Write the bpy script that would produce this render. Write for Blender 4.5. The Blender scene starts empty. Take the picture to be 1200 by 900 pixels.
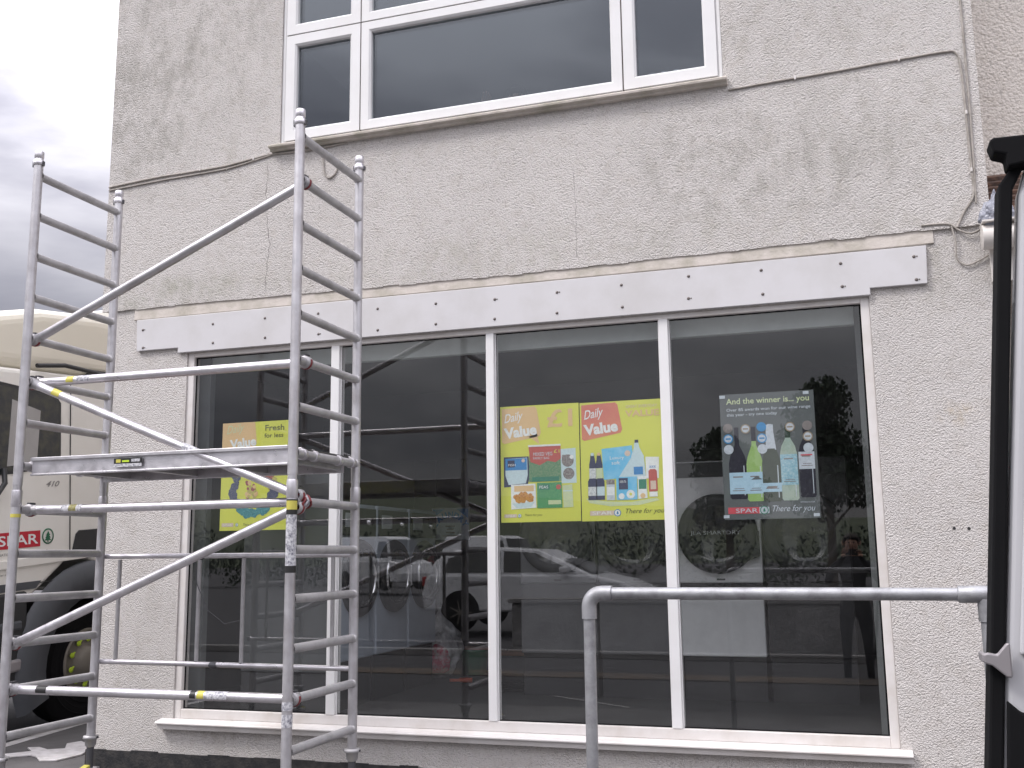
import bpy, bmesh, math, random
from mathutils import Vector, Matrix, Euler
R=math.radians
rnd=random.Random(7)
S=bpy.context.scene
COL=S.collection
# ---------------------------------------------------------------- camera
cd=bpy.data.cameras.new('camera'); cam=bpy.data.objects.new('camera',cd); COL.objects.link(cam)
cd.sensor_width=36; cd.lens=36.15; cd.clip_start=0.05; cd.clip_end=5000
cr=((0.95065303,-0.06230069,-0.30393656),(0.31001494,0.15213351,0.93848076),(-0.01222906,-0.98639445,0.16394033))
cam.matrix_world=Matrix(((cr[0][0],-cr[0][1],-cr[0][2],0),(cr[1][0],-cr[1][1],-cr[1][2],-6.2),(cr[2][0],-cr[2][1],-cr[2][2],1.6),(0,0,0,1)))
S.camera=cam
# ---------------------------------------------------------------- light
w=bpy.data.worlds.new('World'); S.world=w; w.use_nodes=True
nt=w.node_tree; nt.nodes.clear()
def N(t,typ,**k):
    n=t.nodes.new(typ)
    for a,b in k.items(): setattr(n,a,b)
    return n
SUN_EL,SUN_AZ=R(52),R(-150)     # sun behind cloud, over the photographer's left shoulder
out=N(nt,'ShaderNodeOutputWorld'); bg=N(nt,'ShaderNodeBackground'); bg.inputs['Strength'].default_value=0.1
sky=N(nt,'ShaderNodeTexSky',sky_type='NISHITA',sun_disc=False,sun_elevation=SUN_EL,sun_rotation=R(210))
tc=N(nt,'ShaderNodeTexCoord'); mp=N(nt,'ShaderNodeMapping'); mp.inputs['Scale'].default_value=(1.5,1.5,4.2); mp.inputs['Location'].default_value=(3.1,.4,.55)
nz=N(nt,'ShaderNodeTexNoise'); nz.inputs['Scale'].default_value=1.3; nz.inputs['Detail'].default_value=7; nz.inputs['Roughness'].default_value=.5; nz.inputs['Distortion'].default_value=.25
cr_=N(nt,'ShaderNodeValToRGB'); e=cr_.color_ramp.elements
e[0].position=.36; e[0].color=(5.0,4.9,5.7,1); e[1].position=.64; e[1].color=(13.9,13.6,14.2,1)
m=cr_.color_ramp.elements.new(.50); m.color=(9.2,9.0,9.7,1); cr_.color_ramp.interpolation='EASE'
sx=N(nt,'ShaderNodeSeparateXYZ'); mr=N(nt,'ShaderNodeMapRange'); mr.interpolation_type='SMOOTHSTEP'; mr.inputs[1].default_value=.13; mr.inputs[2].default_value=.75; mr.inputs[3].default_value=.38; mr.inputs[4].default_value=2.3
vm=N(nt,'ShaderNodeVectorMath',operation='SCALE'); mx=N(nt,'ShaderNodeMix',data_type='RGBA'); mx.inputs[0].default_value=.93
L=nt.links.new
L(tc.outputs['Generated'],mp.inputs[0]); L(mp.outputs[0],nz.inputs['Vector']); L(nz.outputs[0],cr_.inputs[0])
L(tc.outputs['Generated'],sx.inputs[0]); L(sx.outputs[2],mr.inputs[0]); L(cr_.outputs[0],vm.inputs[0])
my=N(nt,'ShaderNodeMapRange'); my.inputs[1].default_value=-1; my.inputs[2].default_value=1; my.inputs[3].default_value=.90; my.inputs[4].default_value=1.04
ml=N(nt,'ShaderNodeMath',operation='MULTIPLY'); L(sx.outputs[1],my.inputs[0]); L(mr.outputs[0],ml.inputs[0]); L(my.outputs[0],ml.inputs[1]); L(ml.outputs[0],vm.inputs['Scale'])
L(sky.outputs[0],mx.inputs[6]); L(vm.outputs[0],mx.inputs[7]); L(mx.outputs[2],bg.inputs[0]); L(bg.outputs[0],out.inputs[0])
sl=bpy.data.lights.new('sun','SUN'); sl.energy=1.5; sl.angle=R(14); sl.color=(1,.96,.93)
so=bpy.data.objects.new('sun',sl); COL.objects.link(so)
d=Vector((-.62,-.55,1.05)).normalized(); so.rotation_euler=d.to_track_quat('Z','Y').to_euler()
S.view_settings.view_transform='Standard'; S.view_settings.look='None'; S.view_settings.gamma=1; S.view_settings.exposure=0.47
S.render.engine='CYCLES'
try: S.cycles.max_bounces=10; S.cycles.transparent_max_bounces=16; S.cycles.glossy_bounces=4
except Exception: pass
# ---------------------------------------------------------------- materials
MATS={}
def mat(name,col,rough=.6,metal=0,spec=None,noise=None,bump=None,trans=0,coat=0,emit=None):
    """noise=(scale, amount, col2) mottles the colour; bump=(scale, distance)"""
    if name in MATS: return MATS[name]
    m=bpy.data.materials.new(name); m.use_nodes=True; t=m.node_tree; b=t.nodes['Principled BSDF']; MATS[name]=m
    b.inputs['Base Color'].default_value=(*col,1); b.inputs['Roughness'].default_value=rough; b.inputs['Metallic'].default_value=metal
    if spec is not None: b.inputs['Specular IOR Level'].default_value=spec
    b.inputs['Transmission Weight'].default_value=trans; b.inputs['Coat Weight'].default_value=coat
    tcn=N(t,'ShaderNodeTexCoord')
    if noise is None: noise=(9,.5,tuple(c*.82 for c in col))
    n=N(t,'ShaderNodeTexNoise'); n.inputs['Scale'].default_value=noise[0]; n.inputs['Detail'].default_value=6; n.inputs['Roughness'].default_value=.62
    t.links.new(tcn.outputs['Object'],n.inputs['Vector'])
    r=N(t,'ShaderNodeMapRange'); r.inputs[1].default_value=.42; r.inputs[2].default_value=.68; r.inputs[4].default_value=noise[1]
    x=N(t,'ShaderNodeMix',data_type='RGBA'); x.inputs[6].default_value=(*col,1); x.inputs[7].default_value=(*noise[2],1)
    t.links.new(n.outputs[0],r.inputs[0]); t.links.new(r.outputs[0],x.inputs[0]); t.links.new(x.outputs[2],b.inputs['Base Color'])
    if bump:
        n2=N(t,'ShaderNodeTexNoise'); n2.inputs['Scale'].default_value=bump[0]; n2.inputs['Detail'].default_value=3
        bp=N(t,'ShaderNodeBump'); bp.inputs['Distance'].default_value=bump[1]; bp.inputs['Strength'].default_value=1
        t.links.new(tcn.outputs['Object'],n2.inputs['Vector']); t.links.new(n2.outputs[0],bp.inputs['Height']); t.links.new(bp.outputs[0],b.inputs['Normal'])
    return m
def render_mat(name,col,stains=True,grain=98):
    m=bpy.data.materials.new(name); m.use_nodes=True; t=m.node_tree; b=t.nodes['Principled BSDF']; MATS[name]=m
    l=t.links.new; c=N(t,'ShaderNodeTexCoord'); b.inputs['Roughness'].default_value=.92; b.inputs['Specular IOR Level'].default_value=.2
    def noise(scale,det=5,rough=.6,vec=None,mapsc=None):
        n=N(t,'ShaderNodeTexNoise'); n.inputs['Scale'].default_value=scale; n.inputs['Detail'].default_value=det; n.inputs['Roughness'].default_value=rough
        if mapsc:
            p=N(t,'ShaderNodeMapping'); p.inputs['Scale'].default_value=mapsc; l(c.outputs['Object'],p.inputs[0]); l(p.outputs[0],n.inputs['Vector'])
        else: l(c.outputs['Object'],n.inputs['Vector'])
        return n.outputs[0]
    def rng(s,a,b_,lo,hi):
        r=N(t,'ShaderNodeMapRange',interpolation_type='SMOOTHSTEP'); l(s,r.inputs[0]); r.inputs[1].default_value=a; r.inputs[2].default_value=b_; r.inputs[3].default_value=lo; r.inputs[4].default_value=hi; return r.outputs[0]
    def mixc(f,a,bc):
        x=N(t,'ShaderNodeMix',data_type='RGBA'); l(f,x.inputs[0])
        if isinstance(a,tuple): x.inputs[6].default_value=(*a,1)
        else: l(a,x.inputs[6])
        x.inputs[7].default_value=(*bc,1); return x.outputs[2]
    def mul(a,b_):
        x=N(t,'ShaderNodeMath',operation='MULTIPLY'); l(a,x.inputs[0])
        if isinstance(b_,float): x.inputs[1].default_value=b_
        else: l(b_,x.inputs[1])
        return x.outputs[0]
    cur=mixc(rng(noise(1.1),.4,.7,0,.6),col,tuple(a*.9 for a in col))
    cur=mixc(rng(noise(13),.45,.72,0,.35),cur,(col[0]*.78,col[1]*.75,col[2]*.70))
    # peppery soot and algae in patches
    def patch(cx,cz,rx,rz,seed,amt,colr,cur):
        p=N(t,'ShaderNodeMapping'); p.inputs['Location'].default_value=((-2.2-cx)/rx,0,(.15-cz)/rz); p.inputs['Scale'].default_value=(1/rx,0,1/rz); l(c.outputs['Object'],p.inputs[0])
        g=N(t,'ShaderNodeTexGradient',gradient_type='SPHERICAL'); l(p.outputs[0],g.inputs[0]); amt*=.80
        f=mul(rng(g.outputs[1],0.,.7,0,1),rng(noise(seed,9,.80,mapsc=(1,1,.6)),.42,.70,0,amt))
        return mixc(f,cur,colr)
    if stains:
        G=(.31,.295,.26)
        cur=patch(-4.7,5.6,1.3,1.5,5.0,.85,G,cur)
        cur=patch(-4.9,4.9,.7,.9,9.,.8,G,cur)
        cur=patch(-.35,3.95,1.3,.55,6.5,.85,(.34,.325,.285),cur)
        cur=patch(.2,4.1,.75,.6,4.2,.55,(.36,.345,.30),cur)
        cur=patch(-2.2,3.55,3.4,.22,5.5,.45,(.36,.35,.26),cur)
        cur=patch(-4.6,3.5,.9,.2,7.5,.8,(.30,.30,.22),cur)
        cur=patch(.5,3.3,.5,.5,6.,.6,(.34,.32,.26),cur)
        cur=patch(-.3,4.75,1.1,.35,7.,.5,(.34,.32,.26),cur)
        cur=patch(-4.1,.5,.22,.2,11.,.9,(.25,.22,.17),cur)
        cur=patch(.62,2.35,.16,.10,14.,.5,(.50,.36,.16),cur)
        cur=patch(-4.9,1.2,.5,1.4,8.,.4,(.40,.36,.31),cur)
        cur=patch(.55,1.2,.6,1.2,8.,.35,(.42,.37,.33),cur)
        cur=patch(-4.15,4.2,.12,.9,6.,.45,(.38,.35,.29),cur)
    # dark pits
    v=N(t,'ShaderNodeTexVoronoi',feature='F1'); v.inputs['Scale'].default_value=grain; v.inputs['Randomness'].default_value=1
    ds=N(t,'ShaderNodeTexNoise'); ds.inputs['Scale'].default_value=25; l(c.outputs['Object'],ds.inputs['Vector'])
    va=N(t,'ShaderNodeVectorMath',operation='MULTIPLY_ADD'); l(ds.outputs[1],va.inputs[0]); va.inputs[1].default_value=(.012,.012,.012); l(c.outputs['Object'],va.inputs[2]); l(va.outputs[0],v.inputs['Vector'])
    f2=noise(grain*1.5,3,.6)
    cur=mixc(rng(v.outputs[0],.55,.95,0,.30),cur,(.22,.2,.18))
    l(cur,b.inputs['Base Color'])
    v2=N(t,'ShaderNodeTexVoronoi',feature='F1'); v2.inputs['Scale'].default_value=grain*1.9; l(c.outputs['Object'],v2.inputs['Vector'])
    h2=N(t,'ShaderNodeMath',operation='MULTIPLY_ADD'); l(v2.outputs[0],h2.inputs[0]); h2.inputs[1].default_value=-.6; l(f2,h2.inputs[2])
    h=N(t,'ShaderNodeMath',operation='SUBTRACT'); l(h2.outputs[0],h.inputs[0]); l(v.outputs[0],h.inputs[1])
    big=noise(3.0,2,.5); hh=N(t,'ShaderNodeMath',operation='MULTIPLY_ADD'); l(big,hh.inputs[0]); hh.inputs[1].default_value=1.2; l(h.outputs[0],hh.inputs[2])
    bp=N(t,'ShaderNodeBump'); bp.inputs['Strength'].default_value=.9; bp.inputs['Distance'].default_value=.0075; l(hh.outputs[0],bp.inputs['Height']); l(bp.outputs[0],b.inputs['Normal'])
    return m
def glass_mat(name,ior,tint,gl=(1,1,1)):
    m=bpy.data.materials.new(name); m.use_nodes=True; t=m.node_tree; t.nodes.clear(); MATS[name]=m
    o=N(t,'ShaderNodeOutputMaterial'); a=N(t,'ShaderNodeBsdfTransparent'); a.inputs[0].default_value=(*tint,1)
    g=N(t,'ShaderNodeBsdfGlossy'); g.inputs['Roughness'].default_value=0.0; g.inputs[0].default_value=(*gl,1)
    f=N(t,'ShaderNodeFresnel'); x=N(t,'ShaderNodeMixShader')
    ge=N(t,'ShaderNodeNewGeometry'); ex=N(t,'ShaderNodeMath',operation='MULTIPLY_ADD'); ex.inputs[1].default_value=-2; ex.inputs[2].default_value=1
    pw=N(t,'ShaderNodeMath',operation='POWER'); pw.inputs[0].default_value=ior   # same reflectance on either face of the thin pane
    t.links.new(ge.outputs['Backfacing'],ex.inputs[0]); t.links.new(ex.outputs[0],pw.inputs[1]); t.links.new(pw.outputs[0],f.inputs[0])
    c=N(t,'ShaderNodeTexCoord'); n=N(t,'ShaderNodeTexNoise'); n.inputs['Scale'].default_value=2.2; bp=N(t,'ShaderNodeBump'); bp.inputs['Distance'].default_value=.00008
    t.links.new(c.outputs['Object'],n.inputs['Vector']); t.links.new(n.outputs[0],bp.inputs['Height']); t.links.new(bp.outputs[0],g.inputs['Normal'])
    # dusty film
    d=N(t,'ShaderNodeBsdfDiffuse'); d.inputs[0].default_value=(.5,.5,.5,1); n3=N(t,'ShaderNodeTexNoise'); n3.inputs['Scale'].default_value=3.; n3.inputs['Detail'].default_value=9; t.links.new(c.outputs['Object'],n3.inputs['Vector'])
    r=N(t,'ShaderNodeMapRange'); r.inputs[1].default_value=.45; r.inputs[2].default_value=.8; r.inputs[3].default_value=.002; r.inputs[4].default_value=.013; t.links.new(n3.outputs[0],r.inputs[0])
    x2=N(t,'ShaderNodeMixShader'); t.links.new(r.outputs[0],x2.inputs[0]); t.links.new(a.outputs[0],x2.inputs[1]); t.links.new(d.outputs[0],x2.inputs[2])
    t.links.new(f.outputs[0],x.inputs[0]); t.links.new(x2.outputs[0],x.inputs[1]); t.links.new(g.outputs[0],x.inputs[2]); t.links.new(x.outputs[0],o.inputs[0])
    return m
M=MATS
render_mat('roughcast',(.68,.648,.622))
render_mat('roughcast_neighbour',(.78,.725,.665),stains=False,grain=50)
glass_mat('shop_glass',1.60,(.985,.99,.99)); glass_mat('upper_glass',1.68,(.55,.58,.6),(.86,.92,1.0)); glass_mat('car_glass',1.6,(.10,.11,.12))
mat('plaster_band',(.60,.55,.50),.85,noise=(5,.75,(.33,.31,.24)),bump=(40,.004))
mat('black_paint',(.018,.018,.02),.55,noise=(14,.8,(.06,.055,.05)),bump=(60,.004))
mat('upvc',(.78,.775,.775),.32,noise=(2.5,.4,(.66,.65,.63)))
mat('upvc_old',(.72,.69,.67),.45,noise=(4,.6,(.55,.50,.45)))
mat('fascia_white',(.63,.62,.63),.42,noise=(2.2,.8,(.54,.525,.515)))
mat('screw',(.16,.14,.13),.5,metal=.5)
mat('cable_paint',(.42,.385,.35),.7,noise=(12,.8,(.22,.20,.17)))
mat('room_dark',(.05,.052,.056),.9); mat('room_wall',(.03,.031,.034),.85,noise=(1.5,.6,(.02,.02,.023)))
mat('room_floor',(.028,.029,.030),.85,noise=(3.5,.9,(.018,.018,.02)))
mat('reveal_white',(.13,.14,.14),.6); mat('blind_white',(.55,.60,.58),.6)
def brushed(name,col,rough,metal,col2,amt=.8,scale=7,bumpd=.0006,streak=(1,1,1)):
    m=mat(name,col,rough,metal,noise=(scale,amt,col2),bump=(180,bumpd)); 
    t=m.node_tree; b=t.nodes['Principled BSDF']; c=N(t,'ShaderNodeTexCoord'); n=N(t,'ShaderNodeTexNoise'); n.inputs['Scale'].default_value=22; n.inputs['Detail'].default_value=5
    r=N(t,'ShaderNodeMapRange'); r.inputs[1].default_value=.3; r.inputs[2].default_value=.7; r.inputs[3].default_value=rough-.1; r.inputs[4].default_value=rough+.15
    t.links.new(c.outputs['Object'],n.inputs['Vector']); t.links.new(n.outputs[0],r.inputs[0]); t.links.new(r.outputs[0],b.inputs['Roughness']); return m
brushed('aluminium',(.60,.59,.61),.42,.75,(.42,.40,.41)); brushed('aluminium_dull',(.50,.49,.50),.5,.45,(.34,.33,.335))
brushed('aluminium_bright',(.72,.70,.73),.36,.8,(.50,.48,.50)); brushed('galvanised',(.40,.405,.42),.48,.6,(.25,.25,.26),.9,16)
mat('steel_dark',(.12,.12,.13),.45,.7); mat('red_plastic',(.22,.04,.045),.6); mat('ply_deck',(.12,.085,.07),.8); mat('chrome',(.55,.55,.56),.2,1)
mat('sticker_white',(.62,.62,.64),.5,noise=(70,1,(.12,.12,.16))); mat('sticker_yellow',(.58,.52,.10),.5); mat('sticker_black',(.02,.02,.02),.45)
mat('asphalt',(.07,.068,.071),.9,noise=(40,.6,(.05,.049,.05)),bump=(120,.006)); mat('pavement',(.115,.11,.11),.9,noise=(3,.7,(.075,.072,.072)),bump=(90,.004))
mat('road_paint',(.62,.60,.60),.7,noise=(12,.8,(.40,.38,.37))); mat('kerb_stone',(.28,.27,.26),.85)
mat('lorry_white',(.80,.785,.74),.34,coat=.3,noise=(1.5,.3,(.66,.63,.56))); mat('lorry_cream',(.78,.74,.63),.38,noise=(1.,.3,(.70,.66,.56)))
mat('black_plastic',(.025,.026,.028),.5); mat('grey_plastic',(.07,.075,.085),.55); mat('rubber',(.008,.008,.009),.9,spec=.15); mat('seat_grey',(.38,.37,.36),.8)
mat('logo_red',(.50,.012,.03),.45); mat('logo_green',(.01,.13,.06),.45); mat('white_print',(.80,.80,.80),.5); mat('grey_print',(.28,.27,.26),.5); mat('lime',(.55,.75,.05),.4)
mat('rim_grey',(.22,.2,.17),.55,.3); mat('van_white',(.55,.55,.57),.3,coat=.3,noise=(3,.25,(.47,.47,.49))); mat('plate_metal',(.33,.31,.32),.5,.4)
mat('car_white',(.86,.87,.88),.25,coat=.5); mat('car_red',(.16,.02,.025),.3,coat=.5); mat('car_blue',(.05,.08,.16),.3,coat=.5); mat('car_silver',(.4,.41,.42),.3,.3); mat('lamp_red',(.4,.02,.02),.3); mat('lamp_clear',(.7,.7,.7),.15)
mat('washer_side_shade',(.07,.075,.078),.5); mat('machine_white',(.40,.45,.52),.35); mat('machine_grey',(.42,.45,.46),.4)
mat('door_glass',(.03,.032,.035),.08,noise=(9,.5,(.10,.10,.06)))
mat('slate',(.14,.075,.05),.8,noise=(14,1,(.05,.035,.03)),bump=(30,.01)); mat('gutter_white',(.70,.66,.62),.45); mat('poly_bag',(.30,.31,.36),.35,noise=(12,.9,(.13,.14,.18)),bump=(14,.03))
mat('foliage',(.055,.085,.03),.7,noise=(.8,.9,(.03,.05,.018))); mat('foliage_dark',(.03,.05,.022),.7,noise=(.8,.9,(.018,.03,.014))); mat('bark',(.10,.08,.06),.9); mat('hill_green',(.06,.075,.035),.9,noise=(.02,.9,(.03,.045,.02))); mat('stone_wall',(.34,.335,.33),.9,noise=(3,.7,(.14,.135,.13)),bump=(20,.02))
mat('skin',(.50,.30,.22),.55); mat('cloth_dark',(.022,.024,.03),.9); mat('cloth_grey',(.07,.075,.085),.9); mat('hair',(.04,.028,.02),.7); mat('phone_black',(.01,.01,.01),.2); mat('cloth_pink',(.35,.2,.2),.9)
# ---------------------------------------------------------------- mesh helpers
class MB:
    def __init__(s): s.bm=bmesh.new(); s.mats=[]
    def mi(s,m):
        if m is None: return 0
        if m not in s.mats: s.mats.append(m)
        return s.mats.index(m)
    def faces(s,vs,fs,m=None,smooth=False):
        i=s.mi(m); V=[s.bm.verts.new(v) for v in vs]
        for f in fs:
            try: F=s.bm.faces.new([V[k] for k in f])
            except ValueError: continue
            F.material_index=i; F.smooth=smooth
        return V
    def box(s,x0,x1,y0,y1,z0,z1,m=None):
        x0,x1=min(x0,x1),max(x0,x1); y0,y1=min(y0,y1),max(y0,y1); z0,z1=min(z0,z1),max(z0,z1)
        s.faces([(x0,y0,z0),(x1,y0,z0),(x1,y1,z0),(x0,y1,z0),(x0,y0,z1),(x1,y0,z1),(x1,y1,z1),(x0,y1,z1)],
                [(0,3,2,1),(4,5,6,7),(0,1,5,4),(1,2,6,5),(2,3,7,6),(3,0,4,7)],m); return s
    def tube(s,pts,r,m=None,n=16,cap=True,smooth=True):
        pts=[Vector(p) for p in pts]; rs=r if isinstance(r,(list,tuple)) else [r]*len(pts)
        rings=[]; prev=None
        for i,p in enumerate(pts):
            if i==0: d=pts[1]-p
            elif i==len(pts)-1: d=p-pts[i-1]
            else: d=(pts[i+1]-p).normalized()+(p-pts[i-1]).normalized()
            d.normalize()
            if prev is None: a=d.orthogonal().normalized()
            else:
                a=prev-d*prev.dot(d)
                a=a.normalized() if a.length>1e-5 else d.orthogonal().normalized()
            prev=a; b=d.cross(a)
            rings.append([p+(a*math.cos(2*math.pi*k/n)+b*math.sin(2*math.pi*k/n))*rs[i] for k in range(n)])
        vs=[v for R_ in rings for v in R_]; fs=[]
        for i in range(len(pts)-1):
            for k in range(n): fs.append((i*n+k,i*n+(k+1)%n,(i+1)*n+(k+1)%n,(i+1)*n+k))
        s.faces(vs,fs,m,smooth)
        if cap:
            s.faces(rings[0],[tuple(range(n))[::-1]],m); s.faces(rings[-1],[tuple(range(n))],m)
        return s
    def lathe(s,prof,c,axis,m=None,n=32,smooth=True,a0=0,a1=2*math.pi):
        """prof: (radius, height along axis)"""
        ax=Vector(axis).normalized(); a=ax.orthogonal().normalized(); b=ax.cross(a); c=Vector(c); vs=[]
        full=abs(a1-a0-2*math.pi)<1e-6; nn=n if full else n+1
        for (r,h) in prof:
            for k in range(nn):
                t=a0+(a1-a0)*k/n; vs.append(c+ax*h+(a*math.cos(t)+b*math.sin(t))*r)
        fs=[]
        for i in range(len(prof)-1):
            for k in range(n): fs.append((i*nn+k,i*nn+(k+1)%nn,(i+1)*nn+(k+1)%nn,(i+1)*nn+k))
        s.faces(vs,fs,m,smooth); return s
    def prism(s,poly,axis,a,b,m=None,smooth=False):
        """poly in the plane across axis: 'x' -> (y,z), 'y' -> (x,z), 'z' -> (x,y)"""
        def P(u,v,t): return {'x':(t,u,v),'y':(u,t,v),'z':(u,v,t)}[axis]
        n=len(poly); vs=[P(u,v,a) for u,v in poly]+[P(u,v,b) for u,v in poly]
        s.faces(vs,[tuple(range(n)),tuple(range(n,2*n))[::-1]]+[(k,k+n,(k+1)%n+n,(k+1)%n) for k in range(n)],m,smooth); return s
    def build(s,name,m=None,parent=None,bevel=0,seg=2,loc=None,smooth=False,merge=False):
        if merge: bmesh.ops.remove_doubles(s.bm,verts=s.bm.verts,dist=1e-5)
        bmesh.ops.recalc_face_normals(s.bm,faces=s.bm.faces) if merge or bevel else None
        me=bpy.data.meshes.new(name); s.bm.to_mesh(me); s.bm.free()
        if s.mats:
            for k in s.mats: me.materials.append(M[k])
        else: me.materials.append(M[m])
        if smooth:
            for p in me.polygons: p.use_smooth=True
        o=bpy.data.objects.new(name,me); COL.objects.link(o)
        if parent: o.parent=parent
        if loc: o.location=loc
        if bevel:
            b=o.modifiers.new('bevel','BEVEL'); b.width=bevel; b.segments=seg; b.limit_method='ANGLE'; b.angle_limit=R(40); b.harden_normals=False
        return o
def thing(name,label,cat,loc=(0,0,0),rz=0,group=None):
    o=bpy.data.objects.new(name,None); COL.objects.link(o); o.location=loc; o.rotation_euler=(0,0,rz); o.empty_display_size=.1
    o['label']=label; o['category']=cat
    if group: o['group']=group
    return o
def tag(o,label,cat,group=None):
    o['label']=label; o['category']=cat
    if group: o['group']=group
    return o
def struct(o): o['kind']='structure'; return o
def dup(root,loc,rz,label):
    r=root.copy(); COL.objects.link(r); r.location=loc; r.rotation_euler=(0,0,rz); r['label']=label
    for ch in list(root.children):
        c=ch.copy(); COL.objects.link(c); c.parent=r
        for g in list(ch.children):
            q=g.copy(); COL.objects.link(q); q.parent=c
    return r
def text_mesh(s,size,shear=0,spacing=1,bold=0):
    cu=bpy.data.curves.new('t','FONT'); cu.body=s; cu.size=size; cu.shear=shear; cu.space_character=spacing; cu.offset=bold; cu.resolution_u=3
    o=bpy.data.objects.new('t',cu); COL.objects.link(o); bpy.context.view_layer.update()
    me=bpy.data.meshes.new_from_object(o.evaluated_get(bpy.context.evaluated_depsgraph_get()))
    bpy.data.objects.remove(o); bpy.data.curves.remove(cu)
    vs=[tuple(v.co) for v in me.vertices]; fs=[tuple(p.vertices) for p in me.polygons]; bpy.data.meshes.remove(me); return vs,fs
def put_text(mb,s,width,height,fn,m,shear=0,bold=0,spacing=1):
    """scaled so that the inked box is width x height; fn(u,v)->point"""
    vs,fs=text_mesh(s,1,shear,spacing,bold)
    if not vs: return
    x0=min(v[0] for v in vs); x1=max(v[0] for v in vs); y0=min(v[1] for v in vs); y1=max(v[1] for v in vs)
    if height is None: height=(y1-y0)/(x1-x0)*width
    mb.faces([fn((v[0]-x0)/(x1-x0)*width,(v[1]-y0)/(y1-y0)*height) for v in vs],fs,m)
# ---------------------------------------------------------------- ground
GZ=.15
b=MB(); b.faces([(-1500,-1500,GZ),(1500,-1500,GZ),(1500,1500,GZ),(-1500,1500,GZ)],[(0,1,2,3)]); struct(b.build('ground','asphalt'))
b=MB(); b.faces([(-6.42,-3.6,GZ+.004),(9,-3.6,GZ+.004),(9,0,GZ+.004),(-5.1,0,GZ+.004),(-5.1,9,GZ+.004),(-7.2,9,GZ+.004),(-6.62,1.62,GZ+.004)],[tuple(range(7))]); struct(b.build('pavement','pavement'))
b=MB(); b.faces([(-6.50,-3.6,GZ+.008),(-6.41,-3.6,GZ+.008),(-6.41,.5,GZ+.008),(-6.60,1.62,GZ+.008),(-7.15,9,GZ+.008),(-7.27,9,GZ+.008),(-6.72,1.62,GZ+.008),(-6.52,.5,GZ+.008)],[(0,1,2,7),(7,2,3,6),(6,3,4,5)]); struct(b.build('painted_line','road_paint'))
b=MB(); b.box(-30,30,-8.3,-8.15,GZ,GZ+.1); struct(b.build('kerb','kerb_stone',bevel=.01))
mat('old_yellow_paint',(.13,.095,.065),.8,noise=(2.5,1,(.08,.072,.067)))
b=MB(); b.faces([(-9,-6.45,GZ+.008),(9,-6.45,GZ+.008),(9,-5.9,GZ+.008),(-9,-5.9,GZ+.008)],[(0,1,2,3)]); struct(b.build('road_edge_line','old_yellow_paint'))
b=MB(); b.faces([(-3.02,-4.33,GZ+.008),(-2.1,-3.70,GZ+.008),(-2.1,-3.66,GZ+.008),(-3.02,-4.29,GZ+.008)],[(0,1,2,3)]); struct(b.build('painted_line','road_paint'))
# ---------------------------------------------------------------- shop building
def wall_panel(mb,x0,x1,z0,z1,y,holes,depth,m,jit=None):
    xs=sorted({x0,x1,*[h[0] for h in holes],*[h[1] for h in holes]}); zs=sorted({z0,z1,*[h[2] for h in holes],*[h[3] for h in holes]})
    ins=lambda x,z: any(h[0]<x<h[1] and h[2]<z<h[3] for h in holes)
    for i in range(len(xs)-1):
        for j in range(len(zs)-1):
            a,c,e_,f=xs[i],xs[i+1],zs[j],zs[j+1]
            if ins((a+c)/2,(e_+f)/2): continue
            mb.faces([(a,y,e_),(c,y,e_),(c,y,f),(a,y,f)],[(0,1,2,3)],m); mb.faces([(a,y+depth,e_),(c,y+depth,e_),(c,y+depth,f),(a,y+depth,f)],[(3,2,1,0)],m)
    for (a,c,e_,f) in holes+[(x0,x1,z0,z1)]:
        mb.faces([(a,y,e_),(c,y,e_),(c,y,f),(a,y,f),(a,y+depth,e_),(c,y+depth,e_),(c,y+depth,f),(a,y+depth,f)],[(0,4,5,1),(1,5,6,2),(2,6,7,3),(3,7,4,0)],m)
SX0,SX1,SZ0,SZ1=-4.465,.188,.53,3.062
UX0,UX1,UZ0,UZ1=-3.742,-.583,4.53,6.25
bld=thing('shop_building','white roughcast rendered two-storey shop with a wide shopfront and white casement window above','building',(-2.2,0,GZ))
bl=Vector((-2.2,0,GZ))
def part(mb,name,m=None,parent=None,off=bl,**k):
    """geometry is given in world metres; the part sits under the thing's root"""
    for v in mb.bm.verts: v.co-=off
    return mb.build(name,m,parent,**k)
# parts of the building are built in world space with the root moved back by mesh offset
b=MB()
wall_panel(b,-5.165,.862,GZ,3.43,0,[(SX0,SX1,SZ0,SZ1)],.22,'roughcast')
wall_panel(b,-5.215,.868,3.435,7.2,-.016,[(UX0,UX1,UZ0,UZ1)],.236,'roughcast')
b.box(-5.165,-4.95,.221,7.9,GZ,7.2,'roughcast'); b.box(.6,.86,.221,7.9,GZ,7.2,'roughcast'); b.box(-5.165,.86,7.9,8.1,GZ,7.2,'roughcast')
# dripping, hand-trowelled lower edge of the upper render coat
x=-5.215
while x<.86:
    x2=min(x+rnd.uniform(.05,.16),.868); zz=3.405+.022*min(1,abs(x+2.0)/2.4)-rnd.uniform(0,.008)
    b.box(x,x2,-.0155-rnd.uniform(0,.003),-.0005,zz,3.4349,'roughcast'); x=x2
wall=part(b,'wall',parent=bld)
part(MB().box(-5.22,.87,-.35,8.3,7.2,7.35),'roof','kerb_stone',bld)
b=MB(); b.box(-5.16,.86,-.014,.0,GZ,.295,'black_paint')
x=-5.16
while x<.8: 
    x2=x+rnd.uniform(.06,.22); b.box(x,min(x2,.86),-.0135,0,.294,.298+rnd.uniform(0,.012),'black_paint'); x=x2
part(b,'plinth',parent=bld)
b=MB(); b.prism([(-.003,3.34),(-.012,3.345),(-.008,3.428),(-.001,3.429)],'x',-4.93,.56); part(b,'lintel_band','plaster_band',bld)
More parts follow.
